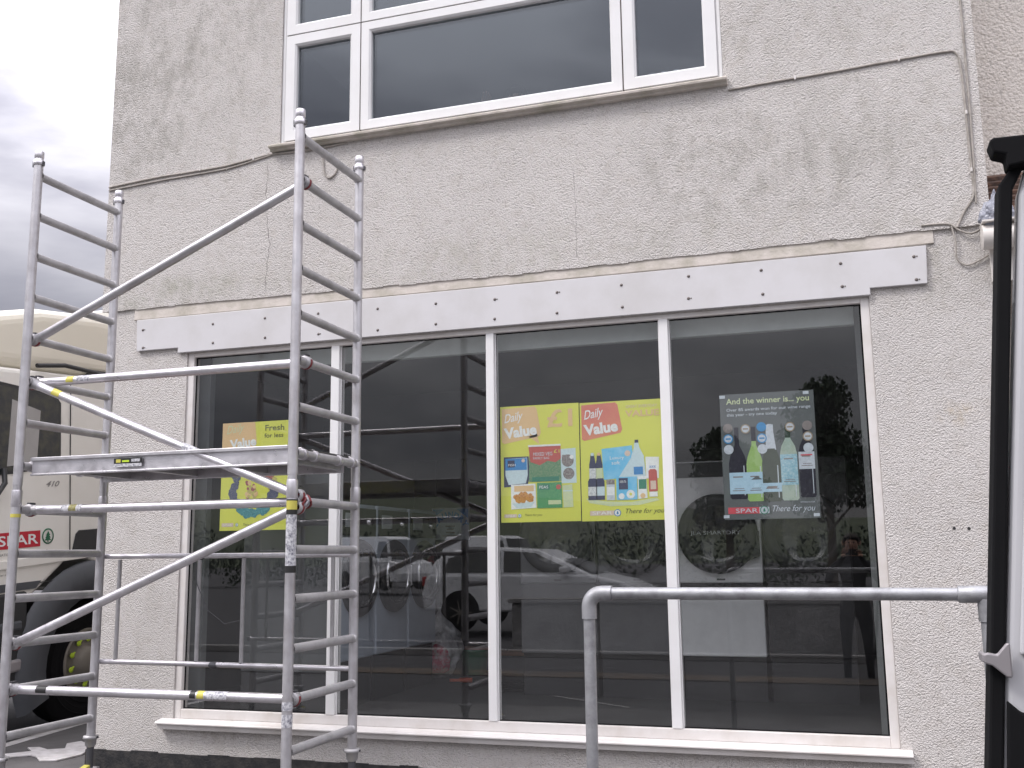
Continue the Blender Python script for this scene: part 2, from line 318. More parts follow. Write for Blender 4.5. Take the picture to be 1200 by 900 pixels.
# fascia board and its screws
b=MB(); b.prism([(-4.895,3.336),(-4.885,3.104),(-4.53,3.104),(-4.53,3.066),(.197,3.066),(.197,3.106),(.508,3.106),(.517,3.330)][::-1],'y',-.026,-.002)
fas=part(b,'fascia_board','fascia_white',bld,bevel=.003)
for (sx_,sz_) in [(-4.838,3.259),(-4.83,3.125),(-4.243,3.255),(-4.237,3.117),(-3.819,3.263),(-3.814,3.122),(-3.40,3.26),(-3.395,3.115),(-2.949,3.255),(-2.947,3.107),(-2.525,3.253),(-2.525,3.114),(-2.111,3.245),(-2.113,3.114),(-1.689,3.253),(-1.692,3.118),(-1.27,3.262),(-1.268,3.12),(-.849,3.278),(-.855,3.138),(-.413,3.273),(-.411,3.125),(.043,3.269),(.044,3.129),(.447,3.269),(.451,3.132)]:
    s_=MB(); s_.lathe([(0,.006),(.005,.0055),(.0095,.001),(.010,0)],(sx_,-.026,sz_),(0,-1,0),n=12); 
    if rnd.random()<.5: s_.box(sx_+.012,sx_+.02,-.0275,-.026,sz_-.004,sz_+.004)
    part(s_,'screw','screw',fas)
# shopfront window
sw=bpy.data.objects.new('shop_window',None); COL.objects.link(sw); sw.parent=bld; sw.empty_display_size=.1
b=MB(); fy0,fy1=.012,.085
b.box(SX0,SX0+.052,fy0,fy1,SZ0,SZ1); b.box(SX1-.050,SX1,fy0,fy1,SZ0,SZ1)
b.box(SX0+.052,SX1-.05,fy0,fy1,3.030,SZ1); b.box(SX0+.052,SX1-.05,fy0,fy1,SZ0,.592)
part(b,'frame','upvc_old',sw,bevel=.004)
mull=[(-3.312,-3.250),(-2.188,-2.134),(-1.053,-.996)]
for a,c in mull:
    b=MB(); b.box(a,c,.008,.086,.5922,3.0298); b.box(a-.008,a-.0002,.03,.08,.5922,3.0298); b.box(c+.0002,c+.008,.03,.08,.5922,3.0298); part(b,'mullion','upvc',sw,bevel=.003)
b=MB(); gx=[SX0+.052]+[v for ab in mull for v in ab]+[SX1-.05]
for k in range(4):
    b=MB(); a,c=gx[2*k]+.003,gx[2*k+1]-.003; b.faces([(a,.045,.594),(c,.045,.594),(c,.045,3.028),(a,.045,3.028)],[(0,1,2,3)]); b.faces([(a,.051,.594),(c,.051,.594),(c,.051,3.028),(a,.051,3.028)],[(3,2,1,0)]); part(b,'pane','shop_glass',sw)
    # black rubber gasket round each pane
    g=MB(); t_=.006
    g.box(a-.003,a+t_,.040,.0445,.593,3.029); g.box(c-t_,c+.003,.040,.0445,.593,3.029); g.box(a+t_,c-t_,.040,.0445,.593,.593+t_); g.box(a+t_,c-t_,.040,.0445,3.029-t_,3.029); part(g,'gasket','rubber',sw)
b=MB(); b.prism([(.01,.531),(-.075,.520),(-.082,.512),(-.082,.505),(-.062,.500),(-.055,.468),(-.004,.468),(-.004,.529)],'x',-4.55,.246); part(b,'window_sill','upvc_old',bld,bevel=.002)
# upper window
uw=bpy.data.objects.new('upper_window',None); COL.objects.link(uw); uw.parent=bld; uw.empty_display_size=.1
def ring(mb,x0,x1,z0,z1,t,y0,y1,m=None):
    # mitred ring with a sloping inner face
    o=[(x0,z0),(x1,z0),(x1,z1),(x0,z1)]; i=[(x0+t,z0+t),(x1-t,z0+t),(x1-t,z1-t),(x0+t,z1-t)]; q=t-.014; j=[(x0+q,z0+q),(x1-q,z0+q),(x1-q,z1-q),(x0+q,z1-q)]
    for k in range(4):
        l=(k+1)%4; A,B_,C_,D=o[k],o[l],i[l],i[k]; E_,F=j[k],j[l]
        mb.faces([(A[0],y0,A[1]),(B_[0],y0,B_[1]),(F[0],y0,F[1]),(E_[0],y0,E_[1]),(C_[0],y0+.012,C_[1]),(D[0],y0+.012,D[1]),(C_[0],y1,C_[1]),(D[0],y1,D[1]),(A[0],y1,A[1]),(B_[0],y1,B_[1])],
                 [(0,1,2,3),(3,2,4,5),(5,4,6,7),(8,9,1,0),(7,6,9,8)],m)
b=MB(); ring(b,UX0+.003,UX1-.003,UZ0+.003,UZ1,.030,-.004,.06); part(b,'frame','upvc',uw)
cells=[(-3.709,-3.114,4.566,5.375),(-3.709,-3.114,5.385,6.216),(-3.104,-1.226,4.566,5.375),(-3.104,-1.226,5.385,6.216),(-1.216,-.616,4.566,6.216)]
for (a,c,e_,f) in cells:
    b=MB(); tt=.082 if a>-3.0 or c<-3. else .072
    ring(b,a,c,e_,f,tt if (c-a)<1 else .073,-.010,.058); part(b,'sash','upvc',uw)
    t_=(tt if (c-a)<1 else .073)-.004
    b=MB(); b.faces([(a+t_,.03,e_+t_),(c-t_,.03,e_+t_),(c-t_,.03,f-t_),(a+t_,.03,f-t_)],[(0,1,2,3)]); b.faces([(a+t_,.05,e_+t_),(c-t_,.05,e_+t_),(c-t_,.05,f-t_),(a+t_,.05,f-t_)],[(3,2,1,0)]); part(b,'pane','upper_glass',uw)
b=MB(); b.box(-3.1138,-3.1042,.0,.055,4.566,6.216); b.box(-1.2258,-1.2162,.0,.055,4.566,6.216); b.box(-3.709,-1.226,.0,.055,5.3752,5.3848); part(b,'seam','screw',uw)
b=MB(); b.prism([(.0,4.530),(-.075,4.524),(-.082,4.516),(-.080,4.503),(-.055,4.499),(-.05,4.484),(-.017,4.484),(-.017,4.530)],'x',-3.80,-.557); part(b,'upper_sill','plaster_band',bld,bevel=.003)
# rooms behind the glass
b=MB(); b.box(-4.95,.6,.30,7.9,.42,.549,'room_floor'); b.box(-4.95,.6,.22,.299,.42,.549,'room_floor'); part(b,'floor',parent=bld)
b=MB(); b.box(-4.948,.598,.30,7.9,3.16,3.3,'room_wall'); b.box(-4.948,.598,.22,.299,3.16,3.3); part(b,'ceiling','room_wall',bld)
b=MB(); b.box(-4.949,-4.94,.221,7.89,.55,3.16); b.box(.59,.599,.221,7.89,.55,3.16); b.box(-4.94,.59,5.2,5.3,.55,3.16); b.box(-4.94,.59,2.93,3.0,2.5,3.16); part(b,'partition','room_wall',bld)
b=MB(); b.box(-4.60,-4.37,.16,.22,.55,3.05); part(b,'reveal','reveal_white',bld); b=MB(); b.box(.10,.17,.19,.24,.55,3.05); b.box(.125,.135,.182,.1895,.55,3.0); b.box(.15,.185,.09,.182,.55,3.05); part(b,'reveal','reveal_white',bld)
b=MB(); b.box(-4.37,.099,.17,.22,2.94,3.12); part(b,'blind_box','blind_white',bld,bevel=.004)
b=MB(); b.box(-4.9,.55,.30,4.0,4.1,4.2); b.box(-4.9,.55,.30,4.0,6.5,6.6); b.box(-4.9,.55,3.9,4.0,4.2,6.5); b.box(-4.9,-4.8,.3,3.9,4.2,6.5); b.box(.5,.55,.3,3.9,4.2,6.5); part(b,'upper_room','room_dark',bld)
# cables clipped over the render
def cable(pts,r,name='cable'):
    # Catmull-Rom
    P=[Vector(p) for p in pts]; P=[P[0]]+P+[P[-1]]; o=[]
    for i in range(1,len(P)-2):
        for k in range(6):
            t=k/6; a,b_,c,d_=P[i-1],P[i],P[i+1],P[i+2]
            o.append(.5*((2*b_)+(-a+c)*t+(2*a-5*b_+4*c-d_)*t*t+(-a+3*b_-3*c+d_)*t**3))
    o.append(P[-2]); mb=MB(); mb.tube(o,r,n=8); return part(mb,name,'cable_paint',bld)
cable([(-5.21,-.022,4.40),(-4.9,-.022,4.42),(-4.668,-.022,4.428),(-4.226,-.022,4.435),(-3.95,-.022,4.462),(-3.80,-.022,4.474),(-3.5,-.024,4.462),(-3.2,-.022,4.478)],.0075)
cable([(-5.21,-.022,4.375),(-4.7,-.022,4.398),(-4.2,-.022,4.412),(-3.92,-.022,4.45),(-3.8,-.022,4.47)],.006)
cable([(-3.39,-.022,4.47),(-3.385,-.022,4.36),(-3.37,-.022,4.27),(-3.335,-.024,4.235),(-3.29,-.022,4.26),(-3.265,-.022,4.32)],.006)
cable([(-.555,-.022,4.452),(-.3,-.022,4.462),(0,-.022,4.468),(.434,-.022,4.485),(.70,-.022,4.492),(.765,-.022,4.47),(.785,-.022,4.35),(.79,-.022,3.95),(.793,-.022,3.75),(.79,-.022,3.60),(.73,-.022,3.50),(.69,-.022,3.42)],.0065)
cable([(.812,-.022,4.9),(.812,-.022,4.2),(.806,-.022,3.8),(.80,-.022,3.55)],.006)
cable([(.5,-.02,3.45),(.64,-.02,3.445),(.70,-.02,3.40),(.76,-.02,3.375),(.82,-.02,3.40)],.006)
cable([(.66,-.02,3.43),(.675,-.02,3.33),(.675,-.012,3.24),(.72,-.012,3.195),(.78,-.012,3.21),(.84,-.012,3.24)],.005)
for p in [(-4.4,4.437),(-3.95,4.46),(-.15,4.466),(.45,4.486),(.79,4.1),(.79,3.75),(.0,3.436)]:
    mb=MB(); mb.box(p[0]-.006,p[0]+.006,-.034,-.016,p[1]-.012,p[1]+.012); part(mb,'cable_clip','upvc_old',bld,bevel=.002)
# hairline crack, a groove filled with dirt
def crack(pts,wd=.0022):
    mb=MB(); q=[]
    for i in range(len(pts)-1):
        n=12
        for k in range(n):
            t=k/n; q.append((pts[i][0]+(pts[i+1][0]-pts[i][0])*t+rnd.uniform(-.008,.008),pts[i][1]+(pts[i+1][1]-pts[i][1])*t))
    for i in range(len(q)-1):
        a,c=q[i],q[i+1]; ww=wd*rnd.uniform(.3,1); dx,dz=c[0]-a[0],c[1]-a[1]; L_=math.hypot(dx,dz)or 1; nx,nz=-dz/L_*ww,dx/L_*ww
        mb.faces([(a[0]-nx,-.0168,a[1]-nz),(a[0]+nx,-.0168,a[1]+nz),(c[0]+nx,-.0168,c[1]+nz),(c[0]-nx,-.0168,c[1]-nz)],[(0,1,2,3)])
    part(mb,'crack','screw',bld)
crack([(-3.83,4.42),(-3.85,4.1),(-3.80,3.8),(-3.84,3.42)]); crack([(-1.56,4.1),(-1.55,3.42)],.0012)
# anchor holes in the render by the handrail
for p in [(.545,1.715),(.62,1.712)]:
    mb=MB(); mb.lathe([(.009,.0012),(0,.0012)],(p[0],0,p[1]),(0,-1,0),n=10); part(mb,'fixing_hole','black_paint',bld)
# ---------------------------------------------------------------- neighbour building
nb=thing('neighbour_building','cream roughcast house wall set back beyond the right corner of the shop','building',(3.4,.45,GZ))
off=Vector((3.4,.45,GZ))
part(MB().box(.87,6.5,.45,8,GZ,7.2),'wall','roughcast_neighbour',nb,off)
b=MB()
for r_ in range(9):
    y0=-.02+r_*.05; z0=3.42+r_*.048; x=.885
    while x<2.6:
        wd=rnd.uniform(.16,.24); b.prism([(y0-.01,z0),(y0+.085,z0+.055),(y0+.085,z0+.068),(y0-.012,z0+.016+rnd.uniform(0,.006))],'x',x,x+wd-.006); x+=wd
part(b,'porch_roof','slate',nb,off)
b=MB(); b.box(.885,2.6,-.0,.44,3.30,3.40); part(b,'porch_soffit','upvc_old',nb,off)
b=MB(); b.box(.842,2.62,-.055,-.03,3.075,3.27); part(b,'fascia_board','gutter_white',nb,off,bevel=.003)
b=MB(); b.lathe([(.0,0),(.07,0),(.07,1.8),(.0,1.8)],(.80,-.12,3.315),(1,0,0),n=20); part(b,'gutter','gutter_white',nb,off,bevel=.004)
b=MB(); b.box(.80,2.5,-.2,-.05,3.385,3.395); part(b,'gutter_lip','gutter_white',nb,off)
# crumpled bag
bm=bmesh.new(); bmesh.ops.create_icosphere(bm,subdivisions=4,radius=1)
from mathutils import noise as mn
for v in bm.verts:
    n_=mn.noise(v.co*2.2)*.35+mn.noise(v.co*6)*.16; k=1+n_; z=v.co.z
    taper=1-.55*max(0,z); v.co=Vector((v.co.x*.085*k*taper,v.co.y*.06*k*taper,z*.11*k))
me=bpy.data.meshes.new('plastic_bag'); bm.to_mesh(me); bm.free(); me.materials.append(M['poly_bag'])
o=bpy.data.objects.new('plastic_bag',me); COL.objects.link(o); o.location=(.885,-.13,3.45); tag(o,'crumpled grey plastic bag stuffed on the end of the white gutter','plastic bag')
# ---------------------------------------------------------------- window posters
def poster(label,x0,x1,z0,z1,y,sheetmat,skew=0):
    t=thing('window_poster',label,'poster',((x0+x1)/2,y,z0),0,'posters taped inside the shop window')
    W,H=x1-x0,z1-z0
    class P: pass
    p=P(); p.t=t; p.W=W; p.H=H; p.n=0
    def pt(u,v,l): return ((u-.5)*W,-.0008*l,(1-v)*H)
    p.pt=pt
    s_=MB(); s_.faces([pt(0,1,0),pt(1,1,0),pt(1,0,0),pt(0,0,0)],[(0,1,2,3)]); s_.faces([(a,b_+.0006,c) for a,b_,c in (pt(0,1,0),pt(1,1,0),pt(1,0,0),pt(0,0,0))],[(3,2,1,0)]); s_.build('sheet',sheetmat,t)
    def shapes(name,items,l=1,label=None):
        if name=='lettering' and len(items)>1:
            for q_ in items: shapes(name,[q_],l)
            return
        mb=MB()
        for it in items:
            k=it[0]
            if k=='p': mb.faces([pt(u,v,l+it[3]*1.0 if len(it)>3 else l) for u,v in it[1]],[tuple(range(len(it[1])))[::-1]],it[2])
            elif k=='r':
                u0,v0,u1,v1=it[1]; ll=l+(it[3] if len(it)>3 else 0); mb.faces([pt(u0,v1,ll),pt(u1,v1,ll),pt(u1,v0,ll),pt(u0,v0,ll)],[(0,1,2,3)],it[2])
            elif k=='c':
                u,v,rr=it[1]; ll=l+(it[3] if len(it)>3 else 0); mb.faces([((u-.5)*W+rr*W*math.cos(a*math.pi/12),-.0008*ll,(1-v)*H+rr*W*math.sin(a*math.pi/12)) for a in range(24)],[tuple(range(24))],it[2])
            elif k=='t':
                s,u,v,wd,ht,mm=it[1:7]; kw=it[7] if len(it)>7 else {}; ll=l+kw.pop('l',1); ang=kw.pop('rot',0)
                ca,sa=math.cos(ang),math.sin(ang)
                put_text(mb,s,wd*W,ht*H if ht else None,lambda a,b_:((u-.5)*W+a*ca-b_*sa,-.0008*ll,(1-v)*H+a*sa+b_*ca),mm,**kw)
        o=mb.build(name,None,t)
        if label: o['label']=label
        return o
    p.shapes=shapes; return p
def pm(n,c,c2=None,sc=60,a=.6): mat(n,c,.55,noise=(sc,a,c2 or tuple(x*.8 for x in c)))
pm('p_yellow',(.61,.64,.09),(.55,.59,.08),3,.5); pm('p_orange',(.66,.47,.24),(.62,.42,.20),5); pm('p_red',(.58,.17,.12),(.64,.30,.14),4); pm('p_white',(.74,.78,.76)); pm('p_pale',(.52,.66,.68)); pm('p_blue',(.03,.22,.50)); pm('p_navy',(.02,.03,.08)); pm('p_sky',(.10,.45,.68),(.35,.62,.75),8)
pm('p_peas',(.03,.24,.09),(.13,.38,.14),260,1); pm('p_veg',(.05,.20,.08),(.28,.36,.22),170,1); pm('p_brown',(.15,.13,.12),(.35,.34,.32),110,1); pm('p_nugget',(.60,.30,.06),(.30,.10,.03),150,1); pm('p_lemon',(.55,.62,.35),(.42,.56,.4),60); pm('p_green',(.02,.20,.12)); pm('p_pred',(.48,.09,.07)); pm('p_lav',(.62,.50,.40)); pm('p_text',(.12,.13,.03)); pm('p_cream',(.64,.68,.66),(.30,.34,.36),90,.8)
pm('p_slate',(.095,.11,.11),(.08,.09,.095),3); pm('p_dkwine',(.008,.008,.02)); pm('p_gwine',(.26,.42,.12),(.34,.50,.2),12); pm('p_champ',(.05,.065,.045),(.03,.04,.03),14); pm('p_rose',(.34,.42,.34),(.28,.40,.36),12); pm('p_label',(.38,.56,.66),(.30,.46,.56),30); pm('p_lbl2',(.22,.42,.50),(.45,.60,.62),70,1); pm('p_gold',(.30,.24,.16)); pm('p_greyc',(.22,.20,.19)); pm('p_bluec',(.03,.24,.50)); pm('p_spar',(.55,.07,.09)); pm('p_dkcap',(.01,.035,.02)); pm('p_silver',(.50,.56,.60),(.34,.38,.42),60)
pm('p_fruit_red',(.36,.10,.10),(.16,.04,.05),160,1); pm('p_fruit_teal',(.03,.18,.22),(.10,.34,.36),150,1); pm('p_fruit_dark',(.03,.05,.12),(.16,.16,.2),150,1); pm('p_fruit_gold',(.50,.44,.12),(.30,.30,.10),150,1)
PY=.0665
def tree_logo(c,r,ring_m='p_green',inner='p_white'):
    u,v=c
    a=.72
    return [('c',(u,v,r),ring_m,1),('c',(u,v,r*.8),inner,1.4),('p',[(u-r*.42,v+r*.32*a),(u+r*.42,v+r*.32*a),(u,v-r*.05*a)],ring_m,1.8),('p',[(u-r*.34,v+r*.08*a),(u+r*.34,v+r*.08*a),(u,v-r*.3*a)],ring_m,1.8),('p',[(u-r*.25,v-r*.12*a),(u+r*.25,v-r*.12*a),(u,v-r*.52*a)],ring_m,1.8),('r',(u-r*.06,v+r*.3*a,u+r*.06,v+r*.5*a),ring_m,1.8)]
def daily(p,pale):
    bub=[(.02,.02),(.44,.01),(.47,.03),(.52,.24),(.50,.27),(.05,.325),(.02,.31)] if True else 0
    items=[('p',bub,pale),('t','Daily',.06,.17,.25,.10,'p_white',dict(shear=.45,rot=.16,bold=.008)),('t','Value',.055,.285,.42,.095,'p_white',dict(rot=.10,bold=.045))]
    return p.shapes('speech_bubble',items)
# fresh for less
p=poster('yellow poster reading Fresh for less behind the scaffold braces',-4.192,-3.636,1.79,2.545,PY,'p_yellow')
p.shapes('speech_bubble',[('p',[(.0,.0),(.47,.0),(.50,.18),(.49,.24),(.0,.28)],'p_orange'),('t','Daily',.07,.13,.26,.10,'p_lemon',dict(shear=.45,rot=.14)),('t','Value',.12,.25,.38,.09,'p_white',dict(rot=.1,bold=.04))])
p.shapes('lettering',[('t','Fresh',.62,.09,.27,.055,'p_text',dict(bold=.012)),('t','for less',.61,.155,.27,.042,'p_text',dict(bold=.01)),('t','There for you',.34,.965,.22,.03,'p_text',dict(shear=.4))])
it=[]
for k in range(150):
    a=2*math.pi*k/150+rnd.uniform(-.03,.03); r_=rnd.uniform(.24,.33); q=a/(2*math.pi)
    u,v=.47+r_*math.cos(a)*1.0,.63+r_*math.sin(a)*.74
    mm='p_fruit_teal' if .08<q<.42 else ('p_fruit_dark' if q<.62 else ('p_fruit_red' if .70<q<.92 else 'p_fruit_gold'))
    it.append(('c',(u,v,rnd.uniform(.022,.042)),mm,rnd.random()*2))
for k in range(40): it.append(('c',(.42+rnd.uniform(-.05,.10),.60+rnd.uniform(-.14,.10),rnd.uniform(.015,.03)),rnd.choice(['p_fruit_red','p_orange','p_fruit_gold']),rnd.random()*2))
p.shapes('fruit_picture',it)
p.shapes('logo',[('r',(.03,.93,.20,.965),'p_lav'),('t','SPAR',.05,.958,.13,.02,'p_white')]+tree_logo((.25,.948),.022,'p_fruit_teal'))
# £1 poster
p=poster('yellow value poster with a big £1 and frozen food packets',-2.112,-1.588,1.803,2.547,PY,'p_yellow')
daily(p,'p_orange'); p.shapes('bubble_tail',[('p',[(.36,.27),(.47,.25),(.50,.34)],'p_orange')])
p.shapes('price',[('t','£1',.60,.20,.32,.155,'p_orange',dict(bold=.02))])
p.shapes('frozen_bag',[('p',[(.37,.36),(.76,.36),(.77,.66),(.36,.66)],'p_veg',.5),('p',[(.36,.36),(.765,.36),(.765,.47),(.70,.50),(.60,.485),(.50,.52),(.38,.49)],'p_pred',1.2),('r',(.355,.345,.765,.362),'p_white',1.2),('r',(.40,.62,.74,.66),'p_green',1.4),('t','MIXED VEG',.42,.44,.24,.03,'p_pale',dict(l=2)),('t','FAMILY BAG',.42,.47,.20,.02,'p_pale',dict(l=2)),('t','£1',.68,.42,.07,.03,'p_yellow',dict(l=2))])
p.shapes('ready_meal',[('p',[(.04,.44),(.36,.44),(.37,.62),(.34,.69),(.04,.70)],'p_navy',.2),('p',[(.06,.455),(.34,.45),(.345,.60),(.32,.67),(.10,.68),(.06,.60)],'p_pale',.9),('r',(.06,.455,.335,.555),'p_blue',1.3),('r',(.09,.47,.18,.53),'p_navy',1.6),('c',(.29,.475,.022),'p_lav',1.8),('t','FISH',.10,.52,.09,.02,'p_white',dict(l=2))])
p.shapes('biscuit_pack',[('p',[(.76,.39),(.95,.385),(.955,.68),(.77,.68)],'p_pale',.1),('c',(.85,.49,.075),'p_brown',.6),('c',(.86,.60,.07),'p_brown',.6),('r',(.78,.44,.88,.47),'p_brown',1.),('c',(.90,.46,.025),'p_white',1.2)])
it=[('p',[(.13,.68),(.44,.675),(.45,.88),(.13,.89)],'p_white',1.5),('r',(.17,.69,.42,.74),'p_orange',1.9)]
for k in range(26): it.append(('c',(.30+rnd.uniform(-.12,.11),.79+rnd.uniform(-.035,.035),rnd.uniform(.02,.035)),'p_nugget',2+rnd.random()))
it.append(('p',[(.14,.84),(.43,.83),(.38,.875),(.2,.88)],'p_pale',1.8)); p.shapes('nugget_box',it)
p.shapes('pea_packet',[('p',[(.46,.67),(.77,.67),(.775,.885),(.46,.885)],'p_peas',1.6),('r',(.48,.685,.62,.73),'p_green',2.2),('c',(.73,.71,.03),'p_pred',2.2),('r',(.60,.82,.76,.855),'p_lemon',2.2),('t','PEAS',.49,.72,.11,.025,'p_white',dict(l=3))])
p.shapes('drink_glass',[('p',[(.78,.70),(.90,.69),(.91,.88),(.79,.885)],'p_lemon',1.6),('r',(.785,.74,.905,.75),'p_pale',2.)])
p.shapes('logo',[('r',(.04,.93,.20,.96),'p_lav'),('t','SPAR',.06,.955,.12,.018,'p_white')]+tree_logo((.235,.945),.022,'p_blue'))
p.shapes('lettering',[('t','There for you',.30,.955,.22,.025,'p_text',dict(shear=.35))])
# big value poster
p=poster('yellow value poster with blue tissue pack, bottles and jars above There for you',-1.582,-1.062,1.80,2.543,PY,'p_yellow')
daily(p,'p_red')
p.shapes('lettering',[('t','GREAT EVERYDAY',.57,.065,.38,.024,'p_lav'),('t','VALUE',.56,.14,.41,.055,'p_orange',dict(bold=.03)),('t','There for you',.535,.955,.46,.052,'p_text',dict(shear=.35))])
p.shapes('tissue_pack',[('p',[(.26,.40),(.63,.38),(.66,.64),(.28,.66)],'p_sky',.3),('p',[(.63,.47),(.66,.64),(.45,.655)],'p_pale',.8),('c',(.575,.445,.035),'p_lav',1.1),('t','Luxury',.36,.50,.17,.035,'p_white',dict(l=1.6)),('t','soft',.38,.535,.10,.03,'p_white',dict(l=1.6))])
p.shapes('water_bottle',[('p',[(.66,.36),(.71,.36),(.72,.40),(.77,.47),(.79,.66),(.62,.66),(.62,.47),(.655,.40)],'p_pale',1.2),('r',(.665,.335,.71,.36),'p_navy',1.6),('r',(.645,.56,.755,.625),'p_blue',1.8)])
p.shapes('tissue_packet',[('p',[(.79,.48),(.95,.485),(.94,.66),(.79,.66)],'p_white',1.0),('t','xxx',.83,.575,.08,.02,'p_blue',dict(l=1.6))])
for (u,cap,bodyc,lab) in [(.145,'p_pale','p_navy','p_cream'),(.225,'p_orange','p_navy','p_lemon')]:
    p.shapes('cola_bottle',[('p',[(u-.022,.445),(u+.022,.445),(u+.03,.49),(u+.042,.53),(u+.042,.665),(u-.042,.665),(u-.042,.53),(u-.03,.49)],bodyc,1.0),('r',(u-.018,.43,u+.018,.455),cap,1.4),('r',(u-.042,.56,u+.042,.65),lab,1.6)])
for (u,w_,lab) in [(.14,.055,'p_cream'),(.235,.052,'p_pale')]:
    p.shapes('jar',[('p',[(u-w_,.67),(u-w_*.7,.645),(u+w_*.7,.645),(u+w_,.67),(u+w_,.825),(u-w_,.825)],'p_navy',2.0),('r',(u-w_,.715,u+w_,.79),lab,2.5)])
p.shapes('mug',[('r',(.31,.69,.41,.83),'p_silver',2.),('r',(.31,.66,.41,.70),'p_brown',2.4),('r',(.315,.72,.405,.79),'p_white',2.5)])
p.shapes('tea_box',[('r',(.43,.64,.68,.83),'p_sky',2.2),('r',(.46,.65,.57,.745),'p_navy',2.7),('c',(.60,.785,.05),'p_white',2.7),('c',(.60,.785,.018),'p_yellow',3.1),('c',(.49,.80,.035),'p_white',2.7),('t','GREEN TEA',.47,.69,.08,.02,'p_white',dict(l=3.2))])
p.shapes('milk_carton',[('p',[(.69,.64),(.79,.64),(.80,.82),(.69,.825)],'p_white',2.2),('r',(.70,.665,.79,.745),'p_green',2.6),('c',(.745,.80,.03),'p_orange',2.6)])
p.shapes('sauce_bottle',[('p',[(.82,.60),(.84,.585),(.90,.585),(.92,.60),(.925,.765),(.82,.77)],'p_pred',2.0),('r',(.84,.68,.905,.75),'p_lav',2.5),('r',(.825,.77,.92,.81),'p_white',2.3)])
p.shapes('table_shade',[('p',[(.06,.81),(.30,.84),(.60,.85),(.90,.82),(.94,.84),(.70,.875),(.35,.88),(.10,.85)],'p_lemon',.3)])
p.shapes('logo',[('r',(.10,.915,.41,.955),'p_lav'),('t','SPAR',.13,.948,.24,.027,'p_white')]+tree_logo((.435,.935),.042,'p_blue'))
# wine poster
p=poster('dark grey wine poster reading And the winner is... you',-.706,-.157,1.79,2.543,PY,'p_slate')
p.shapes('headline',[('t','And the winner is... you',.07,.098,.88,.062,'p_lemon',dict(bold=.012)),('t','Over 85 awards won for our wine range',.07,.148,.89,.032,'p_silver',dict(bold=.01)),('t','this year - try one today',.07,.188,.54,.032,'p_silver',dict(bold=.01))])
def bottle(u,top,bot,hw,body,cap,capb,lab,lv,nk=.022,shoulder=.45,l=0):
    sh=top+(bot-top)*shoulder
    it=[('p',[(u-nk,top),(u+nk,top),(u+nk*1.1,top+(sh-top)*.55),(u+hw*.8,sh-.03),(u+hw,sh+.03),(u+hw,bot-.015),(u+hw*.8,bot),(u-hw*.8,bot),(u-hw,bot-.015),(u-hw,sh+.03),(u-hw*.8,sh-.03),(u-nk*1.1,top+(sh-top)*.55)],body,l),
        ('r',(u-nk*1.08,top,u+nk*1.08,capb),cap,l+.5),('r',(u-hw,lv[0],u+hw,lv[1]),lab,l+.5),
        ('r',(u-hw*.6,lv[0]+.03,u+hw*.5,lv[0]+.04),'p_greyc',l+1),('r',(u-hw*.7,lv[1]-.03,u+hw*.7,lv[1]-.024),'p_greyc',l+1),('r',(u-hw*.5,lv[1]-.045,u+hw*.6,lv[1]-.04),'p_greyc',l+1),
        ('r',(u+hw*.62,sh+.05,u+hw*.72,bot-.03),'p_silver',l+.3)]
    return it
p.shapes('red_wine_bottle',bottle(.165,.27,.84,.095,'p_dkwine','p_dkwine',.38,'p_label',(.63,.80),l=0))
p.shapes('green_wine_bottle',bottle(.345,.27,.86,.088,'p_gwine','p_dkwine',.385,'p_label',(.63,.80),l=.3)+[('p',[(.30,.69),(.36,.66),(.42,.69)],'p_slate',1.5)])
p.shapes('sparkling_bottle',bottle(.52,.26,.865,.098,'p_champ','p_silver',.44,'p_label',(.72,.79),nk=.035,l=1.6)+[('p',[(.47,.46),(.48,.30),(.50,.255),(.54,.255),(.555,.30),(.58,.46)],'p_silver',2.3),('r',(.485,.45,.565,.475),'p_champ',2.6)])
p.shapes('white_wine_bottle',bottle(.705,.27,.86,.088,'p_rose','p_dkcap',.37,'p_lbl2',(.50,.74),nk=.026,shoulder=.33,l=.3))
p.shapes('claret_bottle',bottle(.89,.27,.84,.082,'p_dkwine','p_dkwine',.36,'p_silver',(.485,.62),nk=.024,shoulder=.35,l=.2)+[('r',(.83,.505,.95,.515),'p_spar',1.2)])
for (u,v,c_) in [(.075,.275,'p_greyc'),(.075,.36,'p_bluec'),(.075,.445,'p_silver'),(.265,.285,'p_gold'),(.435,.275,'p_bluec'),(.435,.365,'p_bluec'),(.435,.45,'p_silver'),(.735,.285,'p_gold'),(.915,.28,'p_greyc'),(.915,.365,'p_gold'),(.915,.455,'p_silver')]:
    p.shapes('award_medal',[('c',(u,v,.052),c_,3),('c',(u,v,.040),'p_silver' if v>.3 or c_=='p_gold' else c_,3.5),('r',(u-.028,v-.006,u+.028,v+.006),c_,4)])
p.shapes('logo',[('r',(.04,.905,.37,.955),'p_spar'),('t','SPAR',.12,.948,.235,.034,'p_silver',dict(bold=.01)),('r',(.37,.905,.475,.955),'p_silver')]+tree_logo((.422,.93),.045,'p_green','p_silver'))
p.shapes('slogan',[('t','There for you',.51,.958,.44,.062,'p_silver',dict(shear=.35))]); p.shapes('small_print',[('t','drinkaware.co.uk',.80,.88,.15,.014,'p_silver')])
for (u,v) in [(.03,.02),(.92,.02),(.02,.975),(.96,.975)]: p.shapes('tape',[('r',(u-.03,v-.012,u+.03,v+.012),'p_silver')],l=3)
